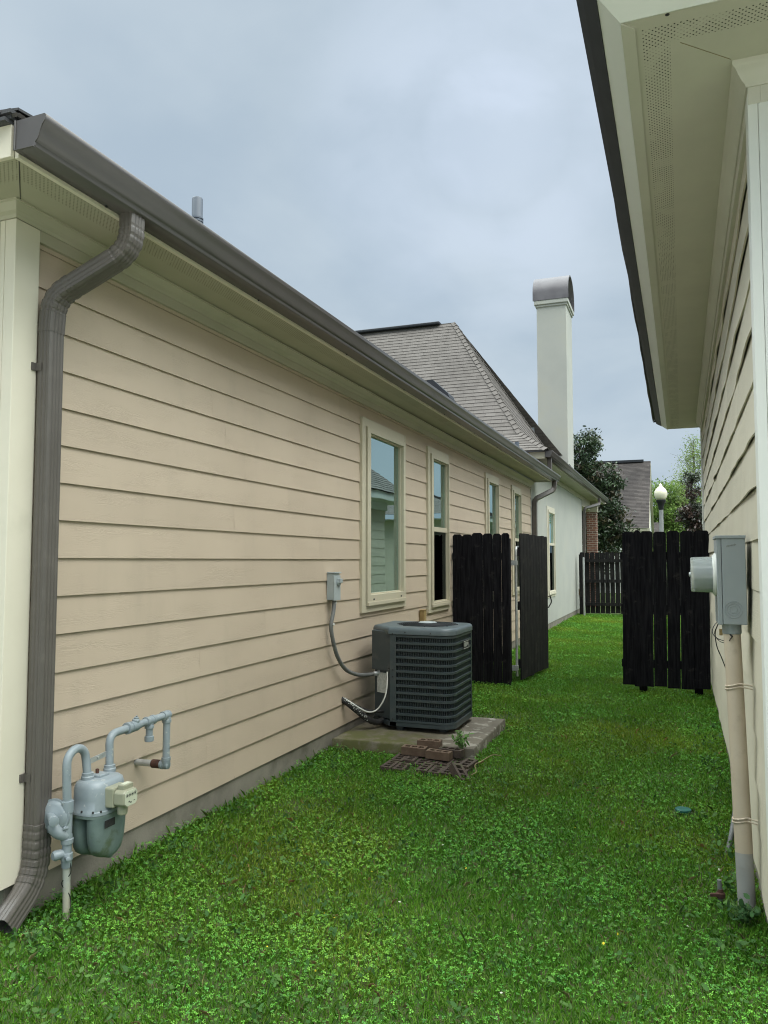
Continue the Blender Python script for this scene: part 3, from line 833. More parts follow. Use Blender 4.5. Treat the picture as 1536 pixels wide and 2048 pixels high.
# roof furniture of the low wing
M = MB(); px_, py_ = -3.785, 5.5
M.tube([(px_, py_, 3.8), (px_, py_, 4.66), (px_, py_, 4.672)], [0.047, 0.047, 0.042], 16)
for z in (4.44, 4.465, 4.49): M.tube([(px_, py_, z - .006), (px_, py_, z + .006)], 0.053, 16)
M.build('vent_pipe', MT['pvc'], house, smooth=40)
M = MB(); M.tube([(-2.70, 14.1, 3.4), (-2.70, 14.1, 3.74)], 0.042, 12); M.build('vent_pipe', MT['pvc'], house, smooth=40)
M = MB()   # turtle vent: sloped hood, open at the lower side
cx, cy = -3.05, 10.30
hood = [(-0.24, 3.70), (-0.19, 4.05), (-0.06, 4.07), (0.16, 3.86), (0.185, 3.80), (0.16, 3.775), (0.09, 3.80), (0.06, 3.62), (-0.2, 3.62)]
M.loft([[(cx + x, yy, z) for x, z in hood] for yy in (cy - 0.15, cy + 0.15)])
M.build('roof_vent', MT['drip'], house)

# ---------------------------------------------------------------- tall stucco wing
M = MB()
sw = (17.60, 18.75, 0.73, 2.80)
for (a, b_, c, d) in ((15.61, sw[0] + .05, 0.15, 3.66), (sw[1] - .05, 24.6, 0.15, 3.66), (sw[0] + .05, sw[1] - .05, 0.15, sw[2] + .05), (sw[0] + .05, sw[1] - .05, sw[3] - .05, 3.66)):
    M.box(XL - 0.15, a, c, XL, b_, d)
M.box(-11, 15.61, 2.4, XL - 0.15, 15.75, 3.66)
M.build('stucco_wall', MT['stucco'], house)
M = MB(); M.box(-9, 15.62, -0.2, XL - 0.012, 24.6, 0.15); M.build('foundation', MT['concrete'], house)
window(house, XL, (sw[0], sw[1], sw[2], sw[3], 17.78, 18.66, 0.86, 2.66, 1.94), None, trim=MT['trim'], proud=0.015)
ZU = 3.565; YU0, YU1 = 15.22, 28.6
M = MB()
M.face([(FX, YU0, ZU), (FX, YU1, ZU), (-4.2, YU1, ZU), (-4.2, YU0, ZU)], [(0, 0), (13, 0), (13, 0.5), (0, 0.5)])
M.face([(-4.2, YU0, ZU), (-4.2, 15.7, ZU), (-11, 15.7, ZU), (-11, YU0, ZU)], [(0, 0.5)] * 4)
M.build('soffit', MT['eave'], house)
M = MB()
M.box(FX - 0.02, YU0, ZU - 0.006, FX, YU1, ZU + 0.14); M.box(-11, YU0 - 0.02, ZU - 0.006, FX, YU0 - 0.001, ZU + 0.125)
M.box(XL, 15.605, 3.44, XL + 0.02, 24.6, 3.56)
M.build('fascia', MT['eave'], house)
M = MB(); M.box(-11, YU0 - 0.08, ZU + 0.127, FX + 0.02, YU0 + 0.02, ZU + 0.15); M.build('shingle_edge', MT['shingle_edge'], house)
gutter(house, YU0 - 0.03, YU1 + 0.1, FX, ZU + 0.02, 0.05)
# upper short downspout and lower offset at the junction
M = MB()
sweep_rect(M, resample(bend([(-2.31, 15.45, ZU + 0.03), (-2.31, 15.45, ZU - 0.25), (-2.31, 15.45, 3.30)], 0.1), 0.02), 0.05, 0.04)
M.build('downspout', MT['downspout'], house, smooth=30)
M = MB()
sweep_rect(M, resample(bend([(-2.31, 16.05, 3.20), (-2.31, 16.05, 3.02), (-2.66, 15.72, 2.80), (-2.66, 15.70, 2.6), (-2.66, 15.70, 0.2)], 0.2, 14), 0.02), 0.055, 0.045)
M.build('downspout', MT['downspout'], house, smooth=30)
# main hipped roof with kicked eaves
cx0, cy0, cz0 = -2.31, 15.14, ZU + 0.155
kx, ky, kz = -2.95, 15.82, cz0 + 0.46          # end of the flare on the hip
Px, Py, Pz = -4.95, 18.02, 7.36
def slope(A, B, C, D, mat_edge=None, seed=1, M=None):
    """A,B eave (left,right seen along U), D,C top; planar quad"""
    A, B, C, D = map(Vector, (A, B, C, D)); U = (B - A).normalized(); V = (D - A); V = (V - U * V.dot(U)).normalized()
    q = lambda p: ((p - A).dot(U), (p - A).dot(V))
    shingles(M, A, U, V, [q(A), q(B), q(C), q(D)], 0.11, seed)
M = MB()
slope((-12, cy0, cz0), (cx0, cy0, cz0), (kx, ky, kz), (-12, ky, kz), seed=1, M=M)
slope((-12, ky, kz), (kx, ky, kz), (Px, Py, Pz), (-12, Py, Pz), seed=2, M=M)
by = 2 * Py - cy0; bky = 2 * Py - ky
slope((cx0, by, cz0), (cx0, cy0, cz0), (kx, ky, kz), (kx, bky, kz), seed=3, M=M)
slope((kx, bky, kz), (kx, ky, kz), (Px, Py, Pz), (Px, Py + 0.01, Pz), seed=4, M=M)
slope((cx0, by, cz0), (-12, by, cz0), (-12, Py, Pz), (Px, Py, Pz), seed=5, M=M)
mr = M.build('main_roof', MT['shingle'], house, recalc=False)
M = MB()
slope((cx0, YU1 + 0.08, cz0), (cx0, by - 0.6, cz0), (cx0 - 2.2, by - 0.6, cz0 + 1.0), (cx0 - 2.2, YU1 + 0.08, cz0 + 1.0), seed=6, M=M)
M.build('porch_roof', MT['shingle'], house, recalc=False)
# ridge and hip caps
M = MB()
def caps(a, b_, wv, step=0.15):
    a, b_ = Vector(a), Vector(b_); L = (b_ - a).length; d = (b_ - a) / L; k = 0
    while k * step < L - 0.12:
        c = a + d * (k * step + step * 0.5); up = Vector((0, 0, 1)); sd = d.cross(up).normalized(); nn = sd.cross(d).normalized()
        for sg in (-1, 1):
            M.obox(c + sd * sg * wv * 0.45 - nn * (wv * 0.34 - 0.02), d * (step * 0.54) - nn * 0.010, sd * sg * wv * 0.48 - nn * wv * 0.34, nn * 0.005)
        k += 1
caps((cx0, cy0, cz0 + .01), (kx, ky, kz + .01), 0.085); caps((kx, ky, kz + .01), (Px, Py, Pz + .01), 0.085)
caps((kx, bky, kz + .01), (Px, Py, Pz + .01), 0.085)
M.build('hip_cap', MT['cap_shingle'], mr)
M = MB(); M.box(-12, Py - 0.13, Pz - 0.02, Px - 0.35, Py + 0.13, Pz + 0.05); M.build('ridge_vent', MT['drip'], mr, bevel=0.02)
# chimney
M = MB()
chx0, chx1, chy0, chy1 = -3.35, -2.58, 20.45, 21.65
M.box(chx0, chy0, 3.7, chx1, chy1, 8.36)
ch = M.build('chimney', MT['stucco'], house, bevel=0.01)
M = MB()
M.box(chx0 - 0.03, chy0 - 0.03, 8.30, chx1 + 0.03, chy1 + 0.03, 8.36); M.box(chx0 - 0.06, chy0 - 0.06, 8.36, chx1 + 0.06, chy1 + 0.06, 8.47)
M.build('cornice', MT['stucco'], ch, bevel=0.012)
M = MB()   # half-barrel metal cap, axis along x, wrapped over legs
r_ = (chy1 - chy0) / 2 + 0.07; yc = (chy0 + chy1) / 2; zc0 = 8.47
outer = [(yc - r_, zc0)] + [(yc - r_ * math.cos(a_), zc0 + 0.20 + r_ * 0.86 * math.sin(a_)) for a_ in [math.pi * k / 24 for k in range(25)]] + [(yc + r_, zc0)]
inner = [(yc + (yy - yc) * 0.95, zc0 + (zz - zc0) * 0.95) for yy, zz in reversed(outer)]
ring = outer + inner
M.loft([[(x, yy, zz) for yy, zz in ring] for x in (chx0 - 0.09, chx1 + 0.07)])
M.box(chx0 + 0.12, chy0 + 0.1, zc0, chx1 - 0.12, chy1 - 0.1, zc0 + 0.3)
M.build('chimney_cap', MT['cap'], ch, smooth=30)
M = MB(); M.box(-3.6, 19.9, 4.6, -3.36, 20.6, 5.05); M.build('flashing', MT['flash'], ch)
# porch column beyond the stucco wall
M = MB()
def uvbox(M, x0, y0, z0, x1, y1, z1):
    M.face([(x0, y0, z0), (x1, y0, z0), (x1, y0, z1), (x0, y0, z1)], [(0, z0), (x1 - x0, z0), (x1 - x0, z1), (0, z1)])
    M.face([(x1, y0, z0), (x1, y1, z0), (x1, y1, z1), (x1, y0, z1)], [(.1, z0), (.1 + y1 - y0, z0), (.1 + y1 - y0, z1), (.1, z1)])
    M.face([(x1, y1, z0), (x0, y1, z0), (x0, y1, z1), (x1, y1, z1)], [(0, z0), (x1 - x0, z0), (x1 - x0, z1), (0, z1)])
    M.face([(x0, y1, z0), (x0, y0, z0), (x0, y0, z1), (x0, y1, z1)], [(.1, z0), (.1 + y1 - y0, z0), (.1 + y1 - y0, z1), (.1, z1)])
uvbox(M, -2.83, 27.0, 0, -2.50, 27.35, 3.35)
M.build('porch_column', MT['brickwall'], house)
M = MB(); M.box(-2.86, 26.97, 3.2, -2.47, 27.38, 3.565); M.box(-2.95, 24.6, 3.25, XL + 0.02, 27.0, 3.565)
M.build('porch_beam', MT['eave'], house)
M = MB(); sweep_rect(M, resample(bend([(-2.3, 25.9, 3.58), (-2.3, 25.9, 3.38), (-2.63, 24.66, 3.18), (-2.66, 24.66, 3.0), (-2.66, 24.66, 0.2)], 0.18, 12), 0.03), 0.05, 0.04)
M.build('downspout', MT['downspout'], house, smooth=30)

# ================================================================== RIGHT HOUSE
XR, XS = 0.290, 0.0062          # wall plane x = XR + XS*y
def xr(y): return XR + XS * y
YR0, YR1 = 3.20, 11.45; ZR = 3.47
hr = thing('siding_house', 'beige lap-sided house with wide white vented eaves and no gutter, bearing an electric meter', 'house', (XR, YR0, 0))
M = MB()
siding(M, XR + 0.0135, -1, YR0 + 0.085, YR1, 0.124, 0.2185, 16, 3.34, (), wave=0.013, seed=21, xs=XS, step=0.11)
siding(M, YR0 + 0.02, -1, xr(YR0) + 0.09, 9.0, 0.124, 0.2185, 16, 3.34, (), wave=0.002, seed=22, step=0.6, axis='x')
M.build('siding', MT['siding_r'], hr, recalc=False)
M = MB()
M.loft([[(xr(y) + 0.03, y, 0.13), (xr(y) + 0.10, y, 0.13), (xr(y) + 0.10, y, 3.4), (xr(y) + 0.03, y, 3.4)] for y in (YR0 + 0.03, YR1)])
M.box(xr(YR0) + 0.1, YR0 + 0.05, 0.13, 9, YR0 + 0.12, 3.4)
M.box(xr(YR1), YR1 - 0.08, 0.13, 9, YR1, 3.4)
M.build('sheathing', MT['siding_r'], hr)
M = MB()
x0 = xr(YR0)
M.box(x0 - 0.016, YR0 - 0.012, 0.15, x0 + 0.02, YR0 + 0.085, 3.36); M.box(x0 + 0.021, YR0 - 0.012, 0.15, x0 + 0.11, YR0 + 0.015, 3.36)
x1 = xr(YR1); M.mark(); M.box(x1 - 0.016, YR1 - 0.085, 0.15, x1 + 0.02, YR1 + 0.01, 3.36)
M.build_each('corner_board', MT['trim_r'], hr, bevel=0.003)
M = MB(); M.loft([[(xr(y) + 0.02, y, -0.2), (9, y, -0.2), (9, y, 0.13), (xr(y) + 0.02, y, 0.13)] for y in (YR0 + 0.03, YR1)])
M.build('foundation', MT['concrete'], hr)
M = MB()   # frieze board + crown moulding
M.loft([[(xr(y) - 0.014, y, 3.315), (xr(y) + 0.03, y, 3.315), (xr(y) + 0.03, y, 3.46), (xr(y) - 0.014, y, 3.46)] for y in (YR0 - 0.014, YR1)])
M.box(x0 + 0.03, YR0 - 0.014, 3.315, 9, YR0 + 0.03, 3.46)
M.build('frieze', MT['eave_r'], hr, bevel=0.002)
cr2 = [(0, 0), (0.006, 0), (0.010, 0.012), (0.022, 0.022), (0.034, 0.042), (0.044, 0.062), (0.05, 0.066), (0.054, 0.072), (0.054, 0.09), (0, 0.09)]
M = MB()
M.loft([[(xr(y) - 0.0145 - d, (YR0 - 0.0145 - d) if y < 5 else y, ZR - 0.088 + z) for d, z in cr2] for y in (YR0, YR1)])
M.loft([[(x if x > 5 else xr(YR0) - 0.0145 - d, YR0 - 0.0145 - d, ZR - 0.088 + z) for d, z in cr2] for x in (0.0, 9.0)])
M.build('crown_moulding', MT['eave_r'], hr, smooth=50)
OV = 0.452; y_s = YR0 - 0.44; y_e = YR1 + 0.44
fxn = lambda y: xr(y) - OV
M = MB()
M.face([(fxn(y_s), y_s, ZR), (fxn(y_e), y_e, ZR), (xr(y_e) - .02, y_e, ZR), (xr(YR0) - .02, YR0 - .02, ZR)], [(0, 0), (y_e - y_s, 0), (y_e - y_s, OV), (0.42, OV)])
M.face([(9, y_s, ZR), (fxn(y_s), y_s, ZR), (xr(YR0) - .02, YR0 - .02, ZR), (9, YR0 - .02, ZR)], [(9.3, 0), (0, 0), (0.44, 0.42), (9.3, 0.42)])
M.face([(xr(y_e) - .02, YR1, ZR), (9, YR1, ZR), (9, y_e, ZR), (xr(y_e) - .02, y_e, ZR)], [(0, .3), (8, .3), (8, .35), (0, .35)])
M.build('soffit', MT['soffit_r'], hr)
M = MB(); p0, p1 = Vector((fxn(y_s) + 0.2, y_s + 0.19, ZR - 0.0008)), Vector((xr(YR0) - 0.075, YR0 - 0.08, ZR - 0.0008))
M.obox((p0 + p1) / 2, (p1 - p0) / 2, Vector((0.0008, -0.0008, 0)), Vector((0, 0, 0.0005))); M.build('mitre_joint', MT['twig'], hr)
M = MB(); M.lathe((0.012, 2.778, ZR - 0.0012), (0, 0, 1), [(0, 0.0075), (0.001, 0.0075)], 14); M.build('cable_hole', MT['black'], hr)
# square-cut (leaning) fascia, bright paint
FO, FH = 0.075, 0.062
M = MB()
def fas(x, y, nx_, ny_, t0, t1, lift):    # ring of the fascia section at a corner
    return [(x + nx_ * t0, y + ny_ * t0, ZR - 0.004), (x + nx_ * (t0 + FO), y + ny_ * (t0 + FO), ZR + FH), (x + nx_ * (t0 + FO - 0.02), y + ny_ * (t0 + FO - 0.02), ZR + FH + 0.015), (x + nx_ * (t0 - 0.02), y + ny_ * (t0 - 0.02), ZR + 0.004)]
r1 = fas(fxn(y_s), y_s, -1, -1, 0, 0, 0); r2 = fas(fxn(y_e), y_e, -1, 1, 0, 0, 0)
M.loft([r1, r2])
r3 = [(9, p[1], p[2]) for p in r1]; M.loft([r3, r1])
r4 = [(9, p[1], p[2]) for p in r2]; M.loft([r2, r4])
M.build('fascia', MT['trim_r'], hr)
M = MB()   # painted nailing strip between soffit and fascia
M.loft([[(fxn(y) + 0.002, y + (0.002 if y < 5 else -0.002), ZR - 0.008), (fxn(y) + 0.048, y + (0.048 if y < 5 else -0.048), ZR - 0.008), (fxn(y) + 0.048, y + (0.048 if y < 5 else -0.048), ZR - .0005), (fxn(y) + 0.002, y + (0.002 if y < 5 else -0.002), ZR - .0005)] for y in (y_s, y_e)])
M.build('soffit_strip', MT['eave_r'], hr)
M = MB()   # dark drip edge and shingle overhang
def dr(x, y, nx_, ny_, sc=1.0):
    return [(x + nx_ * (FO + 0.001), y + ny_ * (FO + 0.001), ZR + FH - 0.004), (x + nx_ * (FO + 0.05), y + ny_ * (FO + 0.05), ZR + FH + 0.03), (x + nx_ * (FO + 0.075), y + ny_ * (FO + 0.075), ZR + FH + 0.05),
            (x + nx_ * (FO + 0.07), y + ny_ * (FO + 0.07), ZR + FH + 0.066), (x + nx_ * FO * 0.2, y + ny_ * FO * 0.2, ZR + FH + 0.075)]
d1 = dr(fxn(y_s), y_s, -1, -1); d2 = dr(fxn(y_e), y_e, -1, 1)
ym_ = y_s + (y_e - y_s) * 0.62; dm1 = dr(fxn(ym_), ym_, -1, 0); dm2 = [(x - 0.006, y + 0.004, z + 0.004) for x, y, z in dm1]
M.loft([d1, dm1, dm2, d2]); M.loft([[(9, p[1], p[2]) for p in d1], d1]); M.loft([d2, [(9, p[1], p[2]) for p in d2]])
M.build('drip_edge', MT['drip'], hr)
pr_ = R(33); c_, s_ = math.cos(pr_), math.sin(pr_)
M = MB(); ox, oz = fxn(y_s) - FO - 0.06, ZR + FH + 0.07
runy = y_e - y_s + 0.26; h_ = 4.6
shingles(M, (ox, y_s - 0.13, oz), (0, 1, 0), (c_, 0, s_), [(0, 0), (runy, 0), (runy - h_ * c_, h_), (h_ * c_, h_)])
shingles(M, (ox, y_s - 0.13, oz), (1, 0, 0), (0, c_, s_), [(0, 0), (9.2, 0), (9.2, h_), (h_ * c_, h_)])
shingles(M, (ox, y_s - 0.13 + runy, oz), (1, 0, 0), (0, -c_, s_), [(0, 0), (9.2, 0), (9.2, h_), (h_ * c_, h_)])
M.build('roof', MT['shingle'], hr, recalc=False)
# set-back rear wing with a steep hipped roof (seen mirrored in the windows opposite)
M = MB()
siding(M, 1.45, -1, 11.6, 18.4, 0.13, 0.2185, 14, 3.05, (), seed=31, step=2.0)
M.box(1.46, 11.5, 0, 9, 18.4, 3.05)
M.build('rear_siding', MT['siding_r'], hr)
M = MB(); M.box(0.98, 11.9, 3.0, 9, 18.95, 3.01); M.box(0.96, 11.9, 3.005, 0.98, 18.95, 3.19); M.box(1.38, 11.9, 2.82, 1.44, 18.4, 2.999)
M.build('rear_eave', MT['trim_r'], hr)
M = MB()
slope((0.90, 19.0, 3.19), (0.90, 11.9, 3.19), (3.9, 11.9, 5.7), (3.9, 16.0, 5.7), seed=41, M=M)
slope((9, 19.0, 3.19), (0.90, 19.0, 3.19), (3.9, 16.0, 5.7), (9, 16.0, 5.7), seed=43, M=M)
M.build('rear_roof', MT['shingle'], hr, recalc=False)

nh = thing('neighbour_house', 'beige lap-sided house further along, mirrored in the tall windows', 'house', (1.5, 26.1, 0))
M = MB(); siding(M, 1.45, -1, 26.2, 36.0, 0.13, 0.2185, 14, 3.05, (), seed=61, step=2.4)
M.build('siding', MT['siding_r'], nh)
M = MB(); M.box(1.46, 26.15, 0, 9, 36.0, 3.05); M.build('wall', MT['siding_r'], nh)
M = MB(); M.box(1.0, 25.7, 3.0, 9, 36.4, 3.01); M.box(0.98, 25.7, 3.005, 1.0, 36.4, 3.19); M.box(1.38, 26.2, 2.82, 1.44, 36.0, 2.999); M.build('eave', MT['trim_r'], nh)
M = MB()
slope((0.92, 36.4, 3.19), (0.92, 25.65, 3.19), (4.2, 28.9, 4.35), (4.2, 33.0, 4.35), seed=71, M=M)
slope((0.92, 25.65, 3.19), (9, 25.65, 3.19), (9, 28.9, 4.35), (4.2, 28.9, 4.35), seed=72, M=M)
M.build('roof', MT['shingle'], nh, recalc=False)

# ================================================================== FENCES
def dog_ear(M, x0, x1, y, z0, z1, th=0.018, ear=0.028, ang=0.0, dirv=None, lean=0.0, org=None):
    """one board in the x-z plane (or along dirv) with clipped corners"""
    L = x1 - x0
    pts = [(0, z0), (L, z0), (L, z1 - ear), (L - ear, z1), (ear, z1), (0, z1 - ear)]
    if org is None:
        f = lambda u, z, d: (x0 + u + lean * (z - z0), y + d, z)
    else:
        dv = Vector(dirv); nn = Vector((-dv.y, dv.x, 0)); og = Vector(org)
        f = lambda u, z, d: tuple(og + dv * (x0 + u) + nn * d + Vector((0, 0, z)))
    M.loft([[f(u, z, 0) for u, z in pts], [f(u, z, th) for u, z in pts]])
    return M


def fence_panel(name, label, x0, x1, y, z0, z1, n, posts, rails, gap=0.006, seed=1, mat='fence', cat='fence', gaps=None, boards=None, lean=0.0, back=1, ears=None, jit=0.002):
    f = thing(name, label, cat, ((x0 + x1) / 2, y, 0), 'black wooden fence sections')
    rr = random.Random(seed)
    if boards is None:
        wd = (x1 - x0) / n; boards = [(x0 + k * wd + gap / 2, x0 + (k + 1) * wd - gap / 2) for k in range(n)]
    for k, (a, b_) in enumerate(boards):
        M = MB(); dog_ear(M, a, b_, y - 0.018 * back + rr.uniform(-.004, .004), z0 + rr.uniform(-.012, .012), z1 + rr.uniform(-.012, .012), ear=0.024, lean=lean + rr.uniform(-jit, jit))
        M.build('board', MT[mat], f)
    for z in rails:
        M = MB(); M.box(x0 - 0.01, y + 0.002 if back > 0 else y - 0.060, z - 0.045, x1 + 0.01, y + 0.042 if back > 0 else y - 0.020, z + 0.045); M.build('rail', MT[mat], f)
    for xp in posts:
        M = MB(); M.box(xp - 0.045, y + 0.044 if back > 0 else y - 0.15, -0.3, xp + 0.045, y + 0.134 if back > 0 else y - 0.062, z1 - 0.06); M.build('post', MT[mat], f)
    return f


# left section between the house and the gate
fl = fence_panel('fence', 'black wooden fence section beside the air conditioner, mossy at its foot', -2.70, -1.98, 9.70, 0.01, 1.905, 6,
                 [-2.02], [0.35, 1.0, 1.62], seed=3,
                 boards=[(-2.70, -2.577), (-2.580, -2.444), (-2.447, -2.307), (-2.303, -2.180), (-2.175, -2.069), (-2.064, -1.965)], jit=0.0006)
# right section against the other house
fr_ = fence_panel('fence', 'black wooden fence section running to the wall below the electric meter', -0.625, 0.325, 9.72, 0.09, 1.915, 7,
                  [-0.40, 0.21], [0.35, 1.0, 1.62], seed=8,
                  boards=[(-0.625, -0.490), (-0.492, -0.416), (-0.418, -0.280), (-0.274, -0.131), (-0.125, 0.015), (0.0215, 0.162), (0.168, 0.335)], lean=0.012, jit=0.001)
# far cross fence (rails on this side)
ff = fence_panel('fence', 'low weathered cross fence with rails at the far end of the passage', -2.62, 0.3, 23.0, 0.06, 1.80, 21, [-2.58, -0.9], [0.32, 0.98, 1.56], gap=0.012, seed=12, mat='fence_grey', back=-1)
for ob in ff.children:
    if ob.name.startswith('post'): ob.location.y += 0.0
M = MB(); M.tube([(-2.48, 22.72, 0), (-2.48, 22.72, 1.62), (-2.48, 22.72, 1.66)], [0.028, 0.028, 0.02], 12)
M.build('latch_pole', MT['galv'], ff, smooth=40)

# open gate leaf
gt = thing('gate', 'open black wooden gate leaf on a bent galvanised hinge frame', 'gate', (-1.87, 9.95, 0))
A = Vector((-1.875, 9.95, 0)); B = Vector((-1.745, 11.32, 0)); dv = (B - A).normalized(); Lg = (B - A).length
wd = Lg / 9; rr = random.Random(5)
for k in range(9):
    M = MB(); dog_ear(M, k * wd + 0.003, (k + 1) * wd - 0.003, 0, 0.045 + rr.uniform(-.008, .008), 1.912 + rr.uniform(-.008, .008), org=A, dirv=dv, ear=0.02); M.build('board', MT['fence_grey'], gt)
nn = Vector((-dv.y, dv.x, 0))
for z in (0.245, 0.985, 1.68):
    M = MB(); M.obox(A + dv * (Lg / 2 - 0.03) + nn * 0.041 + Vector((0, 0, z)), dv * (Lg / 2 + 0.0), nn * 0.022, Vector((0, 0, 0.052))); M.build('rail', MT['fence'], gt)
M = MB()
M.tube(bend([(-1.925, 9.90, 0.10), (-1.925, 9.90, 1.735), (-1.912, 10.2, 1.735), (-1.868, 10.7, 1.735)], 0.07, 8), 0.0165, 12)
M.build('hinge_frame', MT['galv'], gt, smooth=40)
M = MB()
for z in (1.535, 0.21):
    M.mark(); M.box(-2.00, 9.83, z - 0.032, -1.90, 9.845, z + 0.032); M.tube([(-1.925, 9.90, z - 0.03), (-1.925, 9.90, z + 0.03)], 0.023, 14); M.box(-1.945, 9.84, z - 0.03, -1.905, 9.895, z + 0.03)
    for dx in (-1.985, -1.965): M.lathe((dx, 9.83, z), (0, -1, 0), [(0, 0.006), (0.006, 0.005)], 8)
M.build_each('hinge_strap', MT['galv'], gt)
M = MB(); e_ = B - nn * 0.012 + Vector((0, 0, 1.02)) - dv * 0.02
M.tube([e_ + Vector((0, 0, 0.03)) , e_ + dv * 0.05 + Vector((0.03, 0, 0.04))], 0.006, 8)
M.tube(spline([e_ + dv * 0.03 + Vector((0.02, 0, 0.03)), e_ + dv * 0.05 + Vector((0.03, 0, -0.05)), e_ + Vector((0.0, 0, -0.13))], 6), 0.009, 8)
M.build('latch', MT['blackwire'], gt, smooth=40)

# ================================================================== CONDENSER PAD AND UNIT
M = MB()
pts = [(-2.70, 5.935), (-1.505, 5.985), (-1.52, 7.225), (-2.70, 7.19)]
rings = []
for z, ins in ((-0.1, 0), (0.085, 0), (0.098, 0.008), (0.100, 0.02)):
    c_x = sum(p[0] for p in pts) / 4; c_y = sum(p[1] for p in pts) / 4; rg = []
    for (a, b_) in zip(pts, pts[1:] + pts[:1]):
        for k in range(14):
            f = k / 14; x = a[0] + (b_[0] - a[0]) * f; y = a[1] + (b_[1] - a[1]) * f
            d = Vector((c_x - x, c_y - y)).normalized(); w_ = ins + 0.008 * mnoise.noise(Vector((x * 5, y * 5, 1)))
            rg.append((x + d.x * w_, y + d.y * w_, z + 0.004 * mnoise.noise(Vector((x * 4, y * 4, 2)))))
    rings.append(rg)
M.loft(rings)
pad = M.build('concrete_pad', MT['pad'], loc=(-2.1, 6.6, 0.1), smooth=50)
tag(pad, 'mossy concrete pad with worn pale patches under the air conditioner', 'concrete pad')

AX0, AX1, AY0, AY1, AZ0, AZ1 = -2.35, -1.785, 6.39, 7.12, 0.145, 0.985
ac = thing('air_conditioner', 'dark green louvred air conditioner unit standing on the concrete pad', 'air conditioner', (-2.1, 6.7, 0.1))
def outline(off=0.0, r=0.11, n=8):
    """front-left, round the front-right corner, to the back: open path"""
    p = [(AX0 + 0.0, AY0 - off)]
    for k in range(n + 1):
        a_ = -math.pi / 2 + (math.pi / 2) * k / n
        p.append((AX1 - r + (r + off) * math.cos(a_), AY0 + r + (r + off) * math.sin(a_)))
    for k in range(n + 1):
        a_ = (math.pi / 2) * k / n
        p.append((AX1 - r + (r + off) * math.cos(a_), AY1 - r + (r + off) * math.sin(a_)))
    return p
def full(off=0.0, r=0.11):
    return outline(off, r) + [(-2.58 - off, AY1 + off), (-2.58 - off, 6.60), (-2.36 - off * 0.3, AY0 - off)]
M = MB()
M.loft([[(x, y, z) for x, y in full(-0.03)] for z in (AZ0 + 0.02, AZ1 - 0.02)])
M.build('coil', MT['coil'], ac)
M = MB()   # base pan and its feet
M.loft([[(x, y, z) for x, y in full(0.004)] for z in (AZ0 - 0.005, AZ0 + 0.03)])
for (x, y) in ((-2.28, 6.47), (-1.9, 6.5), (-1.88, 7.0), (-2.45, 7.0)): M.box(x - .03, y - .03, 0.095, x + .03, y + .03, AZ0)
M.build('base_pan', MT['ac'], ac)
M = MB()   # louvre guard: horizontal bands and vertical fins
nb = 12; zl0, zl1 = AZ0 + 0.035, AZ1 - 0.075
pth = outline(0.0)
def strip(path, z0, z1, o0, o1):
    rr_ = []
    for i, (x, y) in enumerate(path):
        a_ = Vector(path[max(i - 1, 0)]); b_2 = Vector(path[min(i + 1, len(path) - 1)]); t_ = (b_2 - a_).normalized(); n_ = Vector((t_.y, -t_.x))
        rr_.append([(x + n_.x * o1, y + n_.y * o1, z0), (x + n_.x * o1 * 1.0, y + n_.y * o1, z1), (x + n_.x * o0, y + n_.y * o0, z1 + 0.004), (x + n_.x * o0, y + n_.y * o0, z0 - 0.004)])
    M.loft(rr_)
pth_b = [(AX0 + 0.056, AY0)] + pth[1:]
for k in range(nb + 1):
    z = zl0 + (zl1 - zl0) * k / nb
    strip(pth_b, z - 0.0085, z + 0.0085, -0.012, 0.004)
dens = []
for i in range(len(pth) - 1):
    a_ = Vector(pth[i]); b_2 = Vector(pth[i + 1]); L = (b_2 - a_).length; n_s = max(1, int(L / 0.0155))
    t_ = (b_2 - a_).normalized(); n_ = Vector((t_.y, -t_.x))
    for k in range(n_s):
        p = a_ + (b_2 - a_) * ((k + 0.5) / n_s)
        if p.x < AX0 + 0.055 and i == 0: continue
        M.obox((p.x - n_.x * 0.014, p.y - n_.y * 0.014, (zl0 + zl1) / 2), (t_.x * 0.0028, t_.y * 0.0028, 0), (n_.x * 0.007, n_.y * 0.007, 0), (0, 0, (zl1 - zl0) / 2))
M.box(AX0 - 0.002, AY0 - 0.004, AZ0 - 0.004, AX0 + 0.055, AY0 + 0.02, AZ1 - 0.05)         # corner post
M.box(AX1 - 0.02, AY1 - 0.13, AZ0, AX1 + 0.005, AY1 - 0.1, AZ1 - 0.05)
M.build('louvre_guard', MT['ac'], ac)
M = MB()   # service panel, upper box and recessed lower plate
c1_, c2_ = Vector((AX0, AY0 + 0.002)), Vector((-2.565, 6.50))
pl = [(c1_.x, c1_.y), (c2_.x, c2_.y), (-2.575, 6.62), (-2.35, 6.62)]
M.loft([[(x, y, z) for x, y in pl] for z in (0.60, AZ1 - 0.04)])
pb = M.build('service_panel', MT['ac'], ac, bevel=0.006)
M = MB(); pl2 = [(AX0 - 0.0, AY0 + 0.022), (-2.545, 6.525), (-2.55, 6.66), (-2.35, 6.66)]
M.loft([[(x, y, z) for x, y in pl2] for z in (0.19, 0.599)])
M.build('valve_plate', MT['ac'], ac)
M = MB(); dvp = (Vector((-2.545, 6.525, 0)) - Vector((AX0, AY0 + 0.022, 0))).normalized(); nvp = Vector((dvp.y, -dvp.x, 0)) * -1
if nvp.y > 0: nvp = -nvp
M.obox(Vector((AX0, AY0 + 0.022, 0.49)) + dvp * 0.125 + nvp * 0.003, dvp * 0.062, nvp * 0.0015, Vector((0, 0, 0.088)))
M.build('rating_plate', MT['label'], ac)
M = MB()   # top cover with rolled edge and fan opening
lip = []
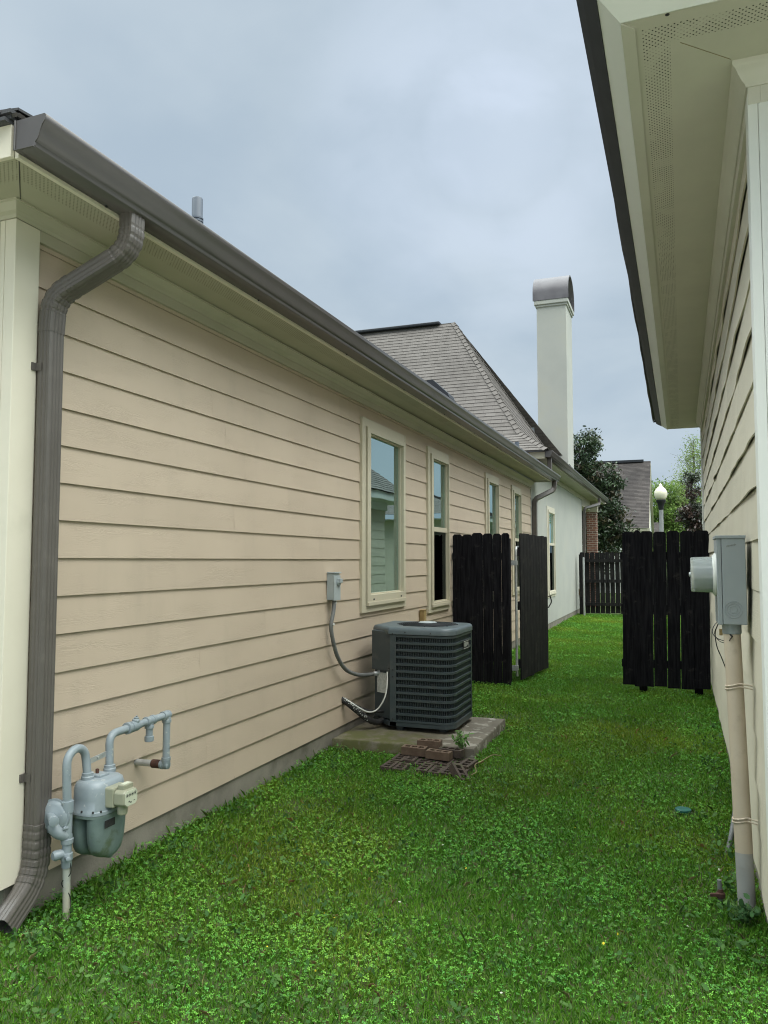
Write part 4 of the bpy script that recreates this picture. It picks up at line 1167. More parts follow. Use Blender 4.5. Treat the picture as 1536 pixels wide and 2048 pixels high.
for off, z in ((0.006, AZ1 - 0.062), (0.010, AZ1 - 0.058), (0.010, AZ1 - 0.030), (0.004, AZ1 - 0.012), (-0.010, AZ1 - 0.002), (-0.03, AZ1)):
    lip.append([(x, y, z) for x, y in full(off)])
M.loft(lip, True, False, False)
fc = Vector((-2.13, 6.78)); fr = 0.262
n = len(lip[-1]); circ = []
for (x, y, z) in lip[-1]:
    d = (Vector((x, y)) - fc).normalized(); circ.append((fc.x + d.x * fr, fc.y + d.y * fr, AZ1))
M.loft([lip[-1], circ, [(x, y, AZ1 - 0.02) for x, y, z in circ]], True, False, False)
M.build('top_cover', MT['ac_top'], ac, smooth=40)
M = MB()   # dark well
M.lathe((fc.x, fc.y, AZ1 - 0.10), (0, 0, 1), [(0, 0.01), (0.001, fr + 0.01), (0.082, fr + 0.01)], 32); M.build('fan_well', MT['coil'], ac)
M = MB()
for k in range(14):
    r__ = 0.03 + k * 0.0178
    M.tube([(fc.x + r__ * math.cos(a_), fc.y + r__ * math.sin(a_), AZ1 + 0.006 + 0.012 * (1 - (r__ / fr) ** 2)) for a_ in [2 * math.pi * q / 40 for q in range(41)]], 0.0022, 5, cap=False)
for q in range(8):
    a_ = 2 * math.pi * q / 8 + 0.2
    M.tube([(fc.x + r__ * math.cos(a_), fc.y + r__ * math.sin(a_), AZ1 + 0.004 + 0.012 * (1 - (r__ / fr) ** 2)) for r__ in (0.03, 0.1, 0.18, fr + 0.015)], 0.003, 5)
M.build('fan_guard', MT['coil'], ac)
M = MB(); M.lathe((fc.x, fc.y, AZ1 + 0.006), (0, 0, 1), [(0, 0.085), (0.012, 0.085), (0.02, 0.07), (0.024, 0.0)], 28); M.build('motor_cap', MT['disc'], ac, smooth=40)
M = MB(); yb0, yb1 = 6.70, 6.90
M.box(AX1 + 0.004, yb0, 0.775, AX1 + 0.010, yb1, 0.855); bd_ = M.build('badge', MT['black'], ac)
M = MB()   # the badge's two rules and block lettering, worn beyond reading
for z in (0.846, 0.784): M.box(AX1 + 0.0102, yb0 + 0.008, z, AX1 + 0.0112, yb1 - 0.008, z + 0.004)
for yy, z0_, z1_ in ((6.735, .80, .838), (6.757, .80, .838), (6.779, .806, .838), (6.803, .80, .838), (6.83, .812, .838), (6.855, .80, .83)):
    M.box(AX1 + 0.0102, yy, z0_, AX1 + 0.0112, yy + 0.012, z1_)
M.build('lettering', MT['label'], bd_)
M = MB()
for (x, z) in ((-2.325, 0.93), (-2.21, 0.945), (-1.98, 0.942), (-2.325, 0.62), (-2.325, 0.56), (-2.325, 0.2), (-2.36, 0.63)):
    M.mark(); M.lathe((x, AY0 - 0.008 if z > .93 or x > -2.35 else AY0 + 0.0, z), (0, -1, 0), [(0, 0.007), (0.005, 0.006)], 8)
M.build_each('screw', MT['black'], ac)

# weather-tight whip from the disconnect to the unit
cd = thing('conduit', 'flexible grey conduit curving from the wall switch box to the air conditioner', 'conduit', (-2.66, 5.87, 0.6))
M = MB(); wp = spline([(-2.675, 5.93, 1.235), (-2.672, 5.905, 1.15), (-2.675, 5.865, 1.03), (-2.672, 5.895, 0.91), (-2.665, 5.975, 0.765), (-2.655, 6.115, 0.645), (-2.63, 6.29, 0.578), (-2.575, 6.42, 0.560), (-2.51, 6.50, 0.566)], 12)
M.tube(wp, [0.0165 + (0.0009 if i % 2 else 0) for i in range(len(wp))], 12); M.build('jacket', MT['greyplastic'], cd, smooth=60)
M = MB(); M.lathe((-2.675, 5.93, 1.205), (0, 0, 1), [(0, 0.016), (0.002, 0.021), (0.012, 0.021), (0.014, 0.018), (0.034, 0.018)], 12); M.mark()
M.tube(bend([(-2.535, 6.475, 0.562), (-2.50, 6.505, 0.566), (-2.475, 6.52, 0.61)], 0.03, 5), 0.023, 12); M.build_each('fitting', MT['galv'], cd, smooth=40)
M = MB(); M.lathe((-2.652, 5.866, 1.04), (1, -0.4, 0), [(0, 0.011), (0.004, 0.009)], 10); M.build('clip', MT['label'], cd)

# refrigerant lines and thermostat cable
ls = thing('refrigerant_line', 'pair of black insulated refrigerant lines from the wall to the air conditioner', 'pipe', (-2.7, 6.2, 0.38))
M = MB(); p1 = spline([(-2.74, 6.20, 0.375), (-2.68, 6.21, 0.345), (-2.60, 6.255, 0.27), (-2.54, 6.32, 0.20), (-2.48, 6.42, 0.155), (-2.42, 6.55, 0.19)], 10)
M.tube(p1, [0.026 + 0.004 * mnoise.noise(Vector((i * 0.9, 2, 0))) for i in range(len(p1))], 12); M.build('insulation', MT['black'], ls, smooth=60)
M = MB(); p2 = spline([(-2.69, 6.205, 0.372), (-2.63, 6.245, 0.325), (-2.56, 6.31, 0.275), (-2.50, 6.39, 0.25), (-2.42, 6.5, 0.24)], 8)
M.tube(p2, 0.013, 10); M.build('insulation', MT['black'], ls, smooth=60)
M = MB(); rr = random.Random(9)
for k in range(60):
    p = p1[rr.randrange(4, 30)]; a_ = rr.uniform(-1.2, 1.4); M.lathe((p.x + 0.026 * math.cos(a_), p.y - 0.018 * math.cos(a_), p.z + 0.026 * math.sin(a_)), (math.cos(a_), -0.6, math.sin(a_)), [(-.004, 0.006 * rr.uniform(.4, 1)), (0.003, 0.003)], 6)
M.build('torn_tape', MT['label'], ls)
M = MB(); M.tube(spline([(-2.70, 6.195, 0.385), (-2.64, 6.215, 0.345), (-2.56, 6.26, 0.285), (-2.50, 6.29, 0.262), (-2.44, 6.31, 0.285), (-2.385, 6.33, 0.37), (-2.368, 6.355, 0.47), (-2.375, 6.385, 0.60)], 10), 0.0065, 8)
wc = M.build('control_cable', MT['whitewire'], loc=(-2.5, 6.29, 0.26), smooth=60)
tag(wc, 'thin white control cable looping up the service side of the air conditioner', 'cable')

# disconnect switch box
db = thing('switch_box', 'small grey electrical switch box mounted on the tan siding', 'switch box', (XL, 5.93, 1.35))
M = MB(); M.box(XL - 0.002, 5.868, 1.238, XL + 0.058, 5.995, 1.458); M.build('body', MT['disc'], db, bevel=0.003)
M = MB(); M.box(XL + 0.0585, 5.866, 1.234, XL + 0.066, 5.998, 1.440); M.box(XL + 0.0, 5.862, 1.4585, XL + 0.072, 6.002, 1.468); M.build('cover', MT['disc'], db, bevel=0.002)
M = MB(); M.lathe((XL + 0.066, 5.945, 1.385), (1, 0, 0), [(0, 0.03), (0.018, 0.028), (0.02, 0.024)], 20); M.box(XL + 0.066, 5.92, 1.378, XL + 0.098, 5.972, 1.414); M.build('handle', MT['disc'], db, bevel=0.003)

# small yellow-brown tap cover behind the condenser
M = MB(); M.box(XL, 8.335, 0.86, XL + 0.055, 8.425, 1.005); M.box(XL, 8.325, 1.005, XL + 0.06, 8.435, 1.012)
tc_ = M.build('tap_cover', MT['brass'], loc=(XL, 8.38, 0.9), bevel=0.008)
tag(tc_, 'small yellow-brown box on the siding just above the air conditioner', 'tap cover')
# far outlet on the stucco corner
M = MB(); M.box(XL, 23.5, 0.55, XL + 0.05, 23.62, 0.72); M.box(XL + .05, 23.49, 0.54, XL + 0.055, 23.63, 0.73)
o2 = M.build('outlet_box', MT['brass'], loc=(XL, 23.55, 0.6)); tag(o2, 'tiny outlet box low on the white stucco wall', 'outlet')

# ================================================================== BRICKS
def brick_mesh(name, mat):
    M = MB(); yc_ = [0, .020, .060, .075, .115, .130, .170, .19]; xc_ = [0, .022, .066, .088]; h = 0.057
    for i in range(3):
        for j in range(7):
            x0_, x1_, y0_, y1_ = xc_[i] - .044, xc_[i + 1] - .044, yc_[j] - .095, yc_[j + 1] - .095
            if i == 1 and j in (1, 3, 5):
                d = h - 0.045
                for a_, b_2 in (((x0_, y0_), (x1_, y0_)), ((x1_, y0_), (x1_, y1_)), ((x1_, y1_), (x0_, y1_)), ((x0_, y1_), (x0_, y0_))):
                    M.face([(a_[0], a_[1], d), (b_2[0], b_2[1], d), (b_2[0], b_2[1], h), (a_[0], a_[1], h)])
                M.face([(x0_, y0_, d), (x1_, y0_, d), (x1_, y1_, d), (x0_, y1_, d)])
            else: M.face([(x0_, y0_, h), (x1_, y0_, h), (x1_, y1_, h), (x0_, y1_, h)])
    X, Y = 0.044, 0.095
    for a_, b_2 in (((-X, -Y), (X, -Y)), ((X, -Y), (X, Y)), ((X, Y), (-X, Y)), ((-X, Y), (-X, -Y))):
        M.face([(a_[0], a_[1], 0), (b_2[0], b_2[1], 0), (b_2[0], b_2[1], h), (a_[0], a_[1], h)])
    M.face([(-X, -Y, 0), (-X, Y, 0), (X, Y, 0), (X, -Y, 0)])
    bm = bmesh.new(); me = bpy.data.meshes.new(name); me.from_pydata(M.v, [], M.f); bm.from_mesh(me)
    bmesh.ops.remove_doubles(bm, verts=bm.verts, dist=1e-5); bmesh.ops.recalc_face_normals(bm, faces=bm.faces); bm.to_mesh(me); bm.free()
    me.materials.append(mat); return me
bme = brick_mesh('brick', MT['brick']); bme2 = brick_mesh('brick', MT['brick2'])
rr = random.Random(3)
def brick(x, y, z, rz, label, me, tilt=(0, 0), grp='bricks by the concrete pad'):
    o = bpy.data.objects.new('brick', me); COL.objects.link(o); o.location = (x, y, z); o.rotation_euler = (tilt[0], tilt[1], rz)
    s_ = rr.uniform(0.96, 1.04); o.scale = (s_, rr.uniform(0.97, 1.03), rr.uniform(0.95, 1.05)); tag(o, label, 'brick', grp)
    return o
ordn = ['first', 'second', 'third', 'fourth', 'fifth', 'sixth', 'seventh']
for k in range(7):
    if k in (2,): continue
    brick(-2.055 + k * 0.092, 5.585 + rr.uniform(-.012, .012), -0.022 + rr.uniform(-.006, .006), rr.uniform(-.05, .05) - 0.02,
          'dark cored brick sunk in the grass, %s from the left in the front row' % ordn[k], bme2, (rr.uniform(-.05, .05), rr.uniform(-.05, .05)))
for k in range(6):
    brick(-2.045 + k * 0.094, 5.79 + rr.uniform(-.012, .012), -0.018 + rr.uniform(-.006, .006), rr.uniform(-.05, .05) - 0.02,
          'dark cored brick bedded against the pad, %s from the left in the back row' % ordn[k], bme2, (rr.uniform(-.04, .04), rr.uniform(-.04, .04)))
brick(-1.50, 5.755, 0.0, -0.15, 'dark cored brick lying apart by the front corner of the concrete pad', bme2, (0.05, 0.05))
brick(-1.50, 5.50, 0.004, 0.75, 'small dark brick tipped up in front of the brick rows', bme2, (0.40, 0.25))
brick(-1.955, 5.87, 0.05, R(92), 'pale brown brick stacked on the row, left of the two loose ones', bme, (0.02, -0.03))
brick(-1.735, 5.80, 0.052, R(86), 'thick tan brick stacked on the row, right of the two loose ones', bme, (0.02, 0.02))
brick(-1.86, 5.965, 0.088, R(95), 'red-brown brick lying on the pad edge behind the pale brown brick', bme, (0.0, 0.0))
brick(-1.665, 5.905, 0.056, R(80), 'dark brick half hidden behind the thick tan brick', bme2, (0.0, 0.0))

# ================================================================== GAS METER
gm = thing('gas_meter', 'weathered grey gas meter with looped pipes beside the downspout', 'gas meter', (-2.5, 2.93, 0.2))
def sup(cx, cy, hx, hy, z, p=3.2, n=40):
    out = []
    for k in range(n):
        a_ = 2 * math.pi * k / n; c, s2 = math.cos(a_), math.sin(a_)
        out.append((cx + hx * abs(c) ** (2 / p) * (1 if c >= 0 else -1), cy + hy * abs(s2) ** (2 / p) * (1 if s2 >= 0 else -1), z))
    return out
mx, my = -2.498, 2.932
M = MB()
M.loft([sup(mx, my, hx, hy, z) for hx, hy, z in ((0.092, 0.113, 0.432), (0.092, 0.113, 0.446), (0.087, 0.110, 0.449), (0.086, 0.109, 0.500), (0.084, 0.107, 0.545), (0.078, 0.101, 0.566), (0.062, 0.088, 0.577), (0.03, 0.06, 0.580))])
body = M.build('body', MT['meterpaint'], gm, smooth=50)
M = MB()
M.box(mx - 0.028, my - 0.032, 0.572, mx + 0.03, my + 0.032, 0.592); M.build('top_boss', MT['meterpaint'], body, bevel=0.005)
M = MB()   # twin diaphragm pans below the flange
def pan(cx, hx):
    rings = []
    for z, f in ((0.431, 1.0), (0.40, 1.0), (0.36, 0.985), (0.315, 0.94), (0.28, 0.86), (0.255, 0.72), (0.240, 0.5), (0.232, 0.22), (0.225, 0.12)):
        rings.append(sup(cx, my, hx * (0.6 + 0.4 * f), 0.106 * f, z, 2.6, 32))
    M.loft(list(reversed(rings)))
pan(mx - 0.047, 0.043); pan(mx + 0.043, 0.050)
M.loft([sup(mx, my, 0.094, 0.115, 0.420), sup(mx, my, 0.094, 0.115, 0.431)])
M.build('diaphragm_case', MT['meterpan'], gm, smooth=50)
M = MB()
for a_ in range(12):
    p = sup(mx, my, 0.090, 0.111, 0.43)[int(a_ * 40 / 12)]
    M.mark(); M.lathe((p[0], p[1], 0.446), (0, 0, 1), [(0, 0.0048), (0.007, 0.0045), (0.009, 0.002)], 8)
M.build_each('flange_bolt', MT['black'], body)
# index: square neck, yellowed clear box, dial face
M = MB(); ic = (mx + 0.088, 2.925, 0.505)
M.box(ic[0] - 0.02, ic[1] - 0.050, ic[2] - 0.045, ic[0] + 0.038, ic[1] + 0.050, ic[2] + 0.045)
idx = M.build('index_housing', MT['index'], gm, bevel=0.008)
M = MB()
octp = [(-0.048, -0.028), (-0.032, -0.042), (0.032, -0.042), (0.048, -0.028), (0.048, 0.022), (0.034, 0.034), (-0.034, 0.034), (-0.048, 0.022)]
M.loft([[(ic[0] + d, ic[1] + a_ * s2, ic[2] + b_2 * s2 + 0.002) for a_, b_2 in octp] for d, s2 in ((0.0385, 1.0), (0.085, 0.98), (0.093, 0.93))])
M.lathe((ic[0] + 0.055, ic[1] - 0.008, ic[2] - 0.08), (0, 0, 1), [(0, 0.012), (0.004, 0.022), (0.05, 0.024)], 16)
M.box(ic[0] + 0.043, ic[1] - 0.03, ic[2] + 0.030, ic[0] + 0.078, ic[1] + 0.036, ic[2] + 0.056)
M.build('index_cover', MT['index'], idx, bevel=0.004)
M = MB(); M.loft([[(ic[0] + d, ic[1] + a_ * 0.86, ic[2] + b_2 * 0.86 + 0.002) for a_, b_2 in octp] for d in (0.0935, 0.0955)])
M.box(ic[0] + 0.048, ic[1] - 0.022, ic[2] + 0.0562, ic[0] + 0.074, ic[1] + 0.028, ic[2] + 0.0580)
M.build('dial_face', MT['dial'], idx)
M = MB()
for (a_, b_2) in ((-0.028, 0.012), (-0.010, 0.013), (0.008, 0.013), (0.026, 0.014)):
    M.lathe((ic[0] + 0.0956, ic[1] + a_, ic[2] + b_2), (1, 0, 0), [(0, 0.0042), (0.001, 0.0042)], 10)
    M.tube([(ic[0] + 0.0957, ic[1] + a_ + 0.0075 * math.cos(q), ic[2] + b_2 + 0.0075 * math.sin(q)) for q in [2 * math.pi * k / 14 for k in range(15)]], 0.0006, 4, cap=False)
for (a_, b_2) in ((-0.014, -0.016), (-0.002, -0.021)): M.lathe((ic[0] + 0.0956, ic[1] + a_, ic[2] + b_2), (1, 0, 0), [(0, 0.004), (0.001, 0.004)], 10)
M.box(ic[0] + 0.0956, ic[1] + 0.016, ic[2] - 0.019, ic[0] + 0.0962, ic[1] + 0.026, ic[2] - 0.016)
M.build('dial_mark', MT['black'], idx)
M = MB(); M.box(mx + 0.0935, my - 0.07, 0.375, mx + 0.0955, my - 0.005, 0.408); M.build('name_plate', MT['black'], gm)
# pipework
px0 = -2.53; pr2 = 0.0188
M = MB(); M.tube([(px0, 2.78, -0.05), (px0, 2.775, 0.12), (px0, 2.771, 0.235)], 0.0165, 14); M.build('service_pipe', MT['oldpipe'], gm, smooth=40)
M = MB(); M.tube(spline([(px0 + .019, 2.77, 0.26), (px0 + .022, 2.772, 0.2), (px0 - .01, 2.755, 0.16), (px0 + .021, 2.775, 0.10), (px0 + .02, 2.78, 0.01)], 8), 0.0022, 6); M.build('tracer_wire', MT['blackwire'], gm)
M = MB()
M.lathe((px0, 2.771, 0.225), (0, 0, 1), [(0, 0.021), (0.03, 0.023), (0.032, 0.026), (0.06, 0.026), (0.064, 0.020), (0.10, 0.020), (0.102, 0.026), (0.122, 0.027), (0.124, 0.022), (0.14, 0.022)], 16)
M.lathe((px0, 2.771, 0.272), (0.75, -0.65, 0.1), [(-0.04, 0.016), (0.0, 0.018), (0.04, 0.011), (0.06, 0.010), (0.062, 0.006)], 12)
M.lathe((px0 - 0.02, 2.735, 0.285), (-0.35, -0.93, 0), [(-0.03, 0.02), (0.012, 0.022), (0.02, 0.016)], 16)
M.build('shutoff_valve', MT['meterpaint'], gm, smooth=40)
M = MB()   # regulator
rc = Vector((px0 - 0.05, 2.745, 0.445)); ra = Vector((0.12, -0.98, 0.05)).normalized()
M.lathe(rc, ra, [(-0.04, 0.02), (-0.034, 0.048), (-0.016, 0.064), (-0.0065, 0.066), (-0.006, 0.075), (0.005, 0.075), (0.0055, 0.067), (0.012, 0.062), (0.017, 0.052), (0.019, 0.034), (0.022, 0.030), (0.024, 0.012)], 32)
reg = M.build('regulator', MT['meterpaint'], gm, smooth=35)
M = MB()
M.lathe(rc + Vector((0.0, -0.02, 0.004)), (0.80, -0.60, -0.02), [(-0.01, 0.018), (0.05, 0.0165), (0.052, 0.021), (0.075, 0.021), (0.077, 0.013)], 18)
M.tube(spline([(px0 - 0.045, 2.735, 0.415), (px0 - 0.02, 2.735, 0.385), (px0, 2.765, 0.36)], 6), [0.03, 0.03, 0.03, 0.03, 0.029, 0.028, 0.028, 0.027, 0.027, 0.026, 0.025, 0.024, 0.023][:13], 14)
M.lathe((px0, 2.768, 0.36), (0, 0, 1), [(0, 0.022), (0.10, 0.022), (0.102, 0.026), (0.135, 0.027), (0.15, 0.026), (0.152, 0.02), (0.16, 0.018)], 16)
M.build('vent_cap', MT['meterpaint'], reg, smooth=35)
M = MB()
for k in range(4):
    a_ = math.pi / 4 + k * math.pi / 2 + 0.15; u = ra.cross(Vector((0, 0, 1))).normalized(); v2 = ra.cross(u)
    M.mark(); M.lathe(rc + (u * math.cos(a_) + v2 * math.sin(a_)) * 0.076 - ra * 0.012, ra, [(0, 0.009), (0.022, 0.009), (0.0225, 0.006), (0.028, 0.005)], 8)
M.build_each('flange_bolt', MT['meterpaint'], reg, smooth=35)
M = MB()
lp = [(px0, 2.765, 0.51), (px0, 2.760, 0.60), (px0, 2.758, 0.665)] + [(px0, 2.816 - 0.058 * math.cos(a_), 0.667 + 0.058 * math.sin(a_)) for a_ in [math.pi * k / 14 for k in range(1, 14)]] + [(px0 + .003, 2.874, 0.66), (px0 + .012, 2.876, 0.585)]
M.tube(lp, pr2, 14); M.build('inlet_pipe', MT['meterpaint'], gm, smooth=40)
M = MB()
op = bend([(px0 + .012, 3.022, 0.575), (px0 + .006, 3.022, 0.745), (px0, 3.13, 0.745), (px0, 3.17, 0.746)], 0.09, 10)
M.tube(op, pr2, 14)
M.tube([(px0, 3.16, 0.746), (px0, 3.46, 0.754)], pr2 * 0.98, 14)
M.tube([(px0, 3.472, 0.754), (px0, 3.472, 0.497)], pr2 * 1.02, 14)
M.tube([(px0, 3.472, 0.497), (px0 - 0.09, 3.474, 0.495)], pr2, 14)
out_ = M.build('outlet_pipe', MT['meterpaint'], gm, smooth=40)
M = MB()   # fittings: union nuts, valve, tee, elbows
for y_, z_ in ((2.876, 0.572), (3.022, 0.572)): M.mark(); M.lathe((px0 + .012, y_, z_), (0, 0, 1), [(0, 0.024), (0.003, 0.029), (0.018, 0.029), (0.022, 0.026), (0.034, 0.026), (0.036, 0.019)], 8 if False else 12)
M.mark(); M.lathe((px0, 3.150, 0.746), (0, 1, 0.02), [(0, 0.021), (0.002, 0.029), (0.02, 0.029), (0.022, 0.024), (0.03, 0.024), (0.032, 0.027), (0.075, 0.027), (0.078, 0.022), (0.10, 0.021)], 14)
M.mark(); M.lathe((px0, 3.215, 0.748), (0.2, 0, 1), [(0, 0.02), (0.032, 0.018), (0.036, 0.012), (0.042, 0.012), (0.043, 0.005), (0.05, 0.005)], 12)
M.mark(); M.lathe((px0, 3.295, 0.75), (0, 1, 0.02), [(0, 0.020), (0.002, 0.0245), (0.014, 0.0245), (0.016, 0.022), (0.05, 0.022), (0.052, 0.0245), (0.066, 0.0245), (0.068, 0.018)], 14)
M.mark(); M.lathe((px0, 3.328, 0.75), (0, 0, -1), [(0, 0.02), (0.022, 0.021), (0.024, 0.0245), (0.036, 0.0245), (0.037, 0.018), (0.075, 0.018), (0.077, 0.024), (0.10, 0.024), (0.103, 0.02)], 14)
M.mark(); M.lathe((px0, 3.435, 0.753), (0, 1, 0.02), [(0, 0.024), (0.012, 0.024), (0.013, 0.022), (0.03, 0.022), (0.05, 0.023), (0.058, 0.012)], 14)
M.mark(); M.lathe((px0, 3.472, 0.715), (0, 0, 1), [(0, 0.024), (0.014, 0.0245), (0.015, 0.022), (0.045, 0.0215), (0.06, 0.012)], 14)
M.mark(); M.lathe((px0, 3.472, 0.535), (0, 0, -1), [(0, 0.0245), (0.014, 0.0245), (0.015, 0.022), (0.045, 0.022), (0.06, 0.012)], 14)
M.mark(); M.lathe((px0 + 0.02, 3.472, 0.495), (-1, 0, 0), [(0, 0.012), (0.006, 0.021), (0.035, 0.022), (0.037, 0.0245), (0.05, 0.0245), (0.051, 0.018)], 14)
M.build_each('pipe_fitting', MT['meterpaint'], out_, smooth=35)
M = MB(); M.lathe((px0 - 0.035, 3.473, 0.495), (-1, 0.02, -0.02), [(0, 0.020), (0.002, 0.0225), (0.05, 0.0225), (0.052, 0.018)], 14); M.build('rusty_coupling', MT['rust'], out_, smooth=35)
M = MB(); M.lathe((px0 - 0.085, 3.474, 0.494), (-1, 0.02, -0.02), [(0, 0.0175), (0.11, 0.0175)], 14); M.build('wall_stub', MT['galv'], out_, smooth=35)
M = MB(); M.obox((px0 + .004, 2.949, 0.655), (0, 0.072, 0.006), (0.002, 0, 0), (0, -0.001, 0.012)); M.lathe((px0 + .007, 2.945, 0.658), (1, 0, 0), [(0, 0.006), (0.005, 0.005)], 8); M.build('meter_bar', MT['galv'], gm)
M = MB(); M.lathe((mx - 0.01, my - 0.005, 0.59), (0, 0, 1), [(0, 0.008), (0.02, 0.008), (0.022, 0.004)], 8); M.build('test_plug', MT['rust'], gm)

# ================================================================== ELECTRIC METER
em = thing('electric_meter', 'light grey electric meter box with a round glass meter on the beige wall', 'electric meter', (0.25, 4.1, 1.26))
bx0, bx1, by0, by1, bz0, bz1 = 0.176, 0.300, 3.95, 4.22, 1.268, 1.668
M = MB(); M.box(bx0 + 0.022, by0, bz0, bx1, by1, bz1); box_ = M.build('meter_box', MT['meterbox'], em, bevel=0.003)
M = MB(); M.box(bx0, by0 + 0.003, bz0 - 0.002, bx0 + 0.0205, by1 - 0.003, bz1 - 0.002); M.build('front_cover', MT['meterbox'], box_, bevel=0.003)
M = MB(); M.box(bx0 - 0.004, by0 - 0.005, bz1 - 0.0005, bx1 + 0.002, by1 + 0.005, bz1 + 0.014); M.build('rain_hood', MT['meterbox'], box_, bevel=0.002)
M = MB()   # raised knockout rings on the side
for rd in (0.016, 0.027, 0.038): M.mark(); M.tube([(0.242 + rd * math.cos(q), by0 - 0.0008, 1.338 + rd * math.sin(q)) for q in [2 * math.pi * k / 32 for k in range(33)]], 0.0018, 5, cap=False)
M.build_each('knockout_ring', MT['meterbox'], box_, smooth=60)
M = MB()   # embossed maker's script, illegible at this distance
for k, (a_, h2) in enumerate(((0.222, .008), (0.229, .006), (0.235, .006), (0.241, .007), (0.247, .006), (0.253, .010), (0.259, .006))):
    M.obox((a_, by0 - 0.0004, 1.632 + 0.0012 * k), (0.0022, 0, 0.0006), (0, 0.0006, 0), (0.001, 0, h2 * 0.5))
M.build('embossed_mark', MT['greyplastic'], box_)
mc = Vector((bx0, 4.085, 1.497))
M = MB(); M.lathe(mc, (-1, 0, 0), [(-0.002, 0.105), (0.006, 0.103), (0.012, 0.094), (0.016, 0.092)], 40); M.build('sealing_ring', MT['whitewire'], em, smooth=35)
M = MB(); M.lathe(mc, (-1, 0, 0), [(0.016, 0.0), (0.0162, 0.083), (0.094, 0.081), (0.0942, 0.078), (0.0945, 0.0)], 40); M.build('meter_base', MT['disc'], em, smooth=35)
M = MB(); M.lathe(mc, (-1, 0, 0), [(0.0145, 0.0), (0.015, 0.0865), (0.098, 0.0845), (0.110, 0.083), (0.113, 0.078), (0.114, 0.0)], 40); M.build('glass_cover', MT['meterglass'], em, smooth=35)
M = MB(); M.lathe(mc + Vector((-0.114, 0, 0)), (-1, 0, 0), [(0, 0.012), (0.006, 0.011), (0.007, 0.006)], 12); M.build('reset_knob', MT['galv'], em)
# conduit riser with two straps
cr_ = thing('conduit', 'thick tan painted conduit rising from the grass to the electric meter', 'conduit', (0.26, 3.9, 0))
pb_, pt_ = Vector((0.262, 3.88, -0.1)), Vector((0.236, 4.02, 1.27)); pm_ = pb_.lerp(pt_, 0.26); pe_ = pb_.lerp(pt_, 0.965)
M = MB(); M.tube([pm_, pb_.lerp(pt_, 0.6), pt_], 0.0375, 24); M.build('painted_pipe', MT['conduit_tan'], cr_, smooth=40)
M = MB(); M.tube([pb_, pm_], 0.0372, 24); M.build('bare_pipe', MT['conduit_bare'], cr_, smooth=40)
M = MB(); M.tube([pe_, pe_ + Vector((0, 0, 0.004)), pt_ + Vector((0, 0, 0.0))], [0.040, 0.042, 0.042], 24); M.build('hub', MT['meterbox'], cr_, smooth=40)
for z in (0.40, 0.985):
    p = pb_.lerp(pt_, (z + 0.1) / 1.37); M = MB()
    for dz_ in (-0.006, 0.008):
        M.tube([(p.x + 0.0395 * math.cos(q), p.y + 0.0395 * math.sin(q), z + dz_ + 0.012 * math.cos(q)) for q in [math.pi * 0.35 + math.pi * 1.3 * k / 18 for k in range(19)]] + [(xr(p.y) - 0.002, p.y - 0.05, z + dz_)], 0.004, 6)
    M.build('strap', MT['conduit_tan'], cr_, smooth=50)
# loose wires below the box
M = MB()
M.tube(spline([(0.19, 4.14, 1.275), (0.165, 4.12, 1.25), (0.155, 4.10, 1.22), (0.17, 4.08, 1.195), (0.20, 4.05, 1.185), (0.225, 4.0, 1.19), (0.235, 3.96, 1.215)], 8), 0.0022, 6)
M.tube(spline([(0.19, 4.13, 1.272), (0.175, 4.1, 1.245), (0.165, 4.1, 1.21), (0.185, 4.06, 1.18), (0.215, 4.0, 1.18), (0.228, 3.96, 1.205)], 8), 0.002, 6)
M.tube(spline([(0.20, 4.1, 1.27), (0.21, 4.03, 1.24), (0.235, 3.96, 1.212)], 6), 0.004, 6)
M.tube(spline([(0.19, 4.14, 1.27), (0.172, 4.2, 1.21), (0.178, 4.2, 1.14), (0.20, 4.2, 1.08), (0.225, 4.2, 1.0), (0.232, 4.2, 0.93), (0.25, 4.2, 0.84), (0.262, 4.2, 0.74), (0.272, 4.2, 0.66)], 8), 0.0026, 6)
lw = M.build('loose_wire', MT['blackwire'], loc=(0.2, 4.15, 1.2), smooth=60); tag(lw, 'thin black loose wire hanging from under the electric meter box', 'wire')
M = MB(); M.tube(spline([(0.312, 5.25, 0.55), (0.300, 5.05, 0.36), (0.282, 4.85, 0.22), (0.25, 4.70, 0.10), (0.215, 4.62, -0.02)], 10), 0.0125, 12)
gc = M.build('cable', MT['greyplastic'], loc=(0.25, 4.7, 0), smooth=60); tag(gc, 'grey cable bending out of the grass behind the tan conduit', 'cable')
M = MB(); M.box(0.186, 4.09, 1.205, 0.20, 4.11, 1.235); gcl = M.build('ground_clamp', MT['brass'], loc=(0.19, 4.1, 1.2)); tag(gcl, 'small brown clamp among the loose wires below the electric meter', 'clamp')
# ground rod with clamp near the wall
gr = thing('ground_rod', 'short dark ground rod with a rusty clamp poking from the grass', 'ground rod', (0.155, 3.93, 0))
M = MB(); M.tube([(0.156, 3.93, -0.1), (0.150, 3.93, 0.115)], 0.010, 10); M.build('rod', MT['greyplastic'], gr, smooth=40)
M = MB(); M.lathe((0.154, 3.93, 0.035), (0, 0, 1), [(0, 0.014), (0.004, 0.02), (0.022, 0.02), (0.026, 0.013), (0.04, 0.012)], 10); M.obox((0.132, 3.92, 0.05), (0.022, 0, 0.003), (0, 0.008, 0), (0, 0, 0.006)); M.build('clamp', MT['rust'], gr, smooth=40)
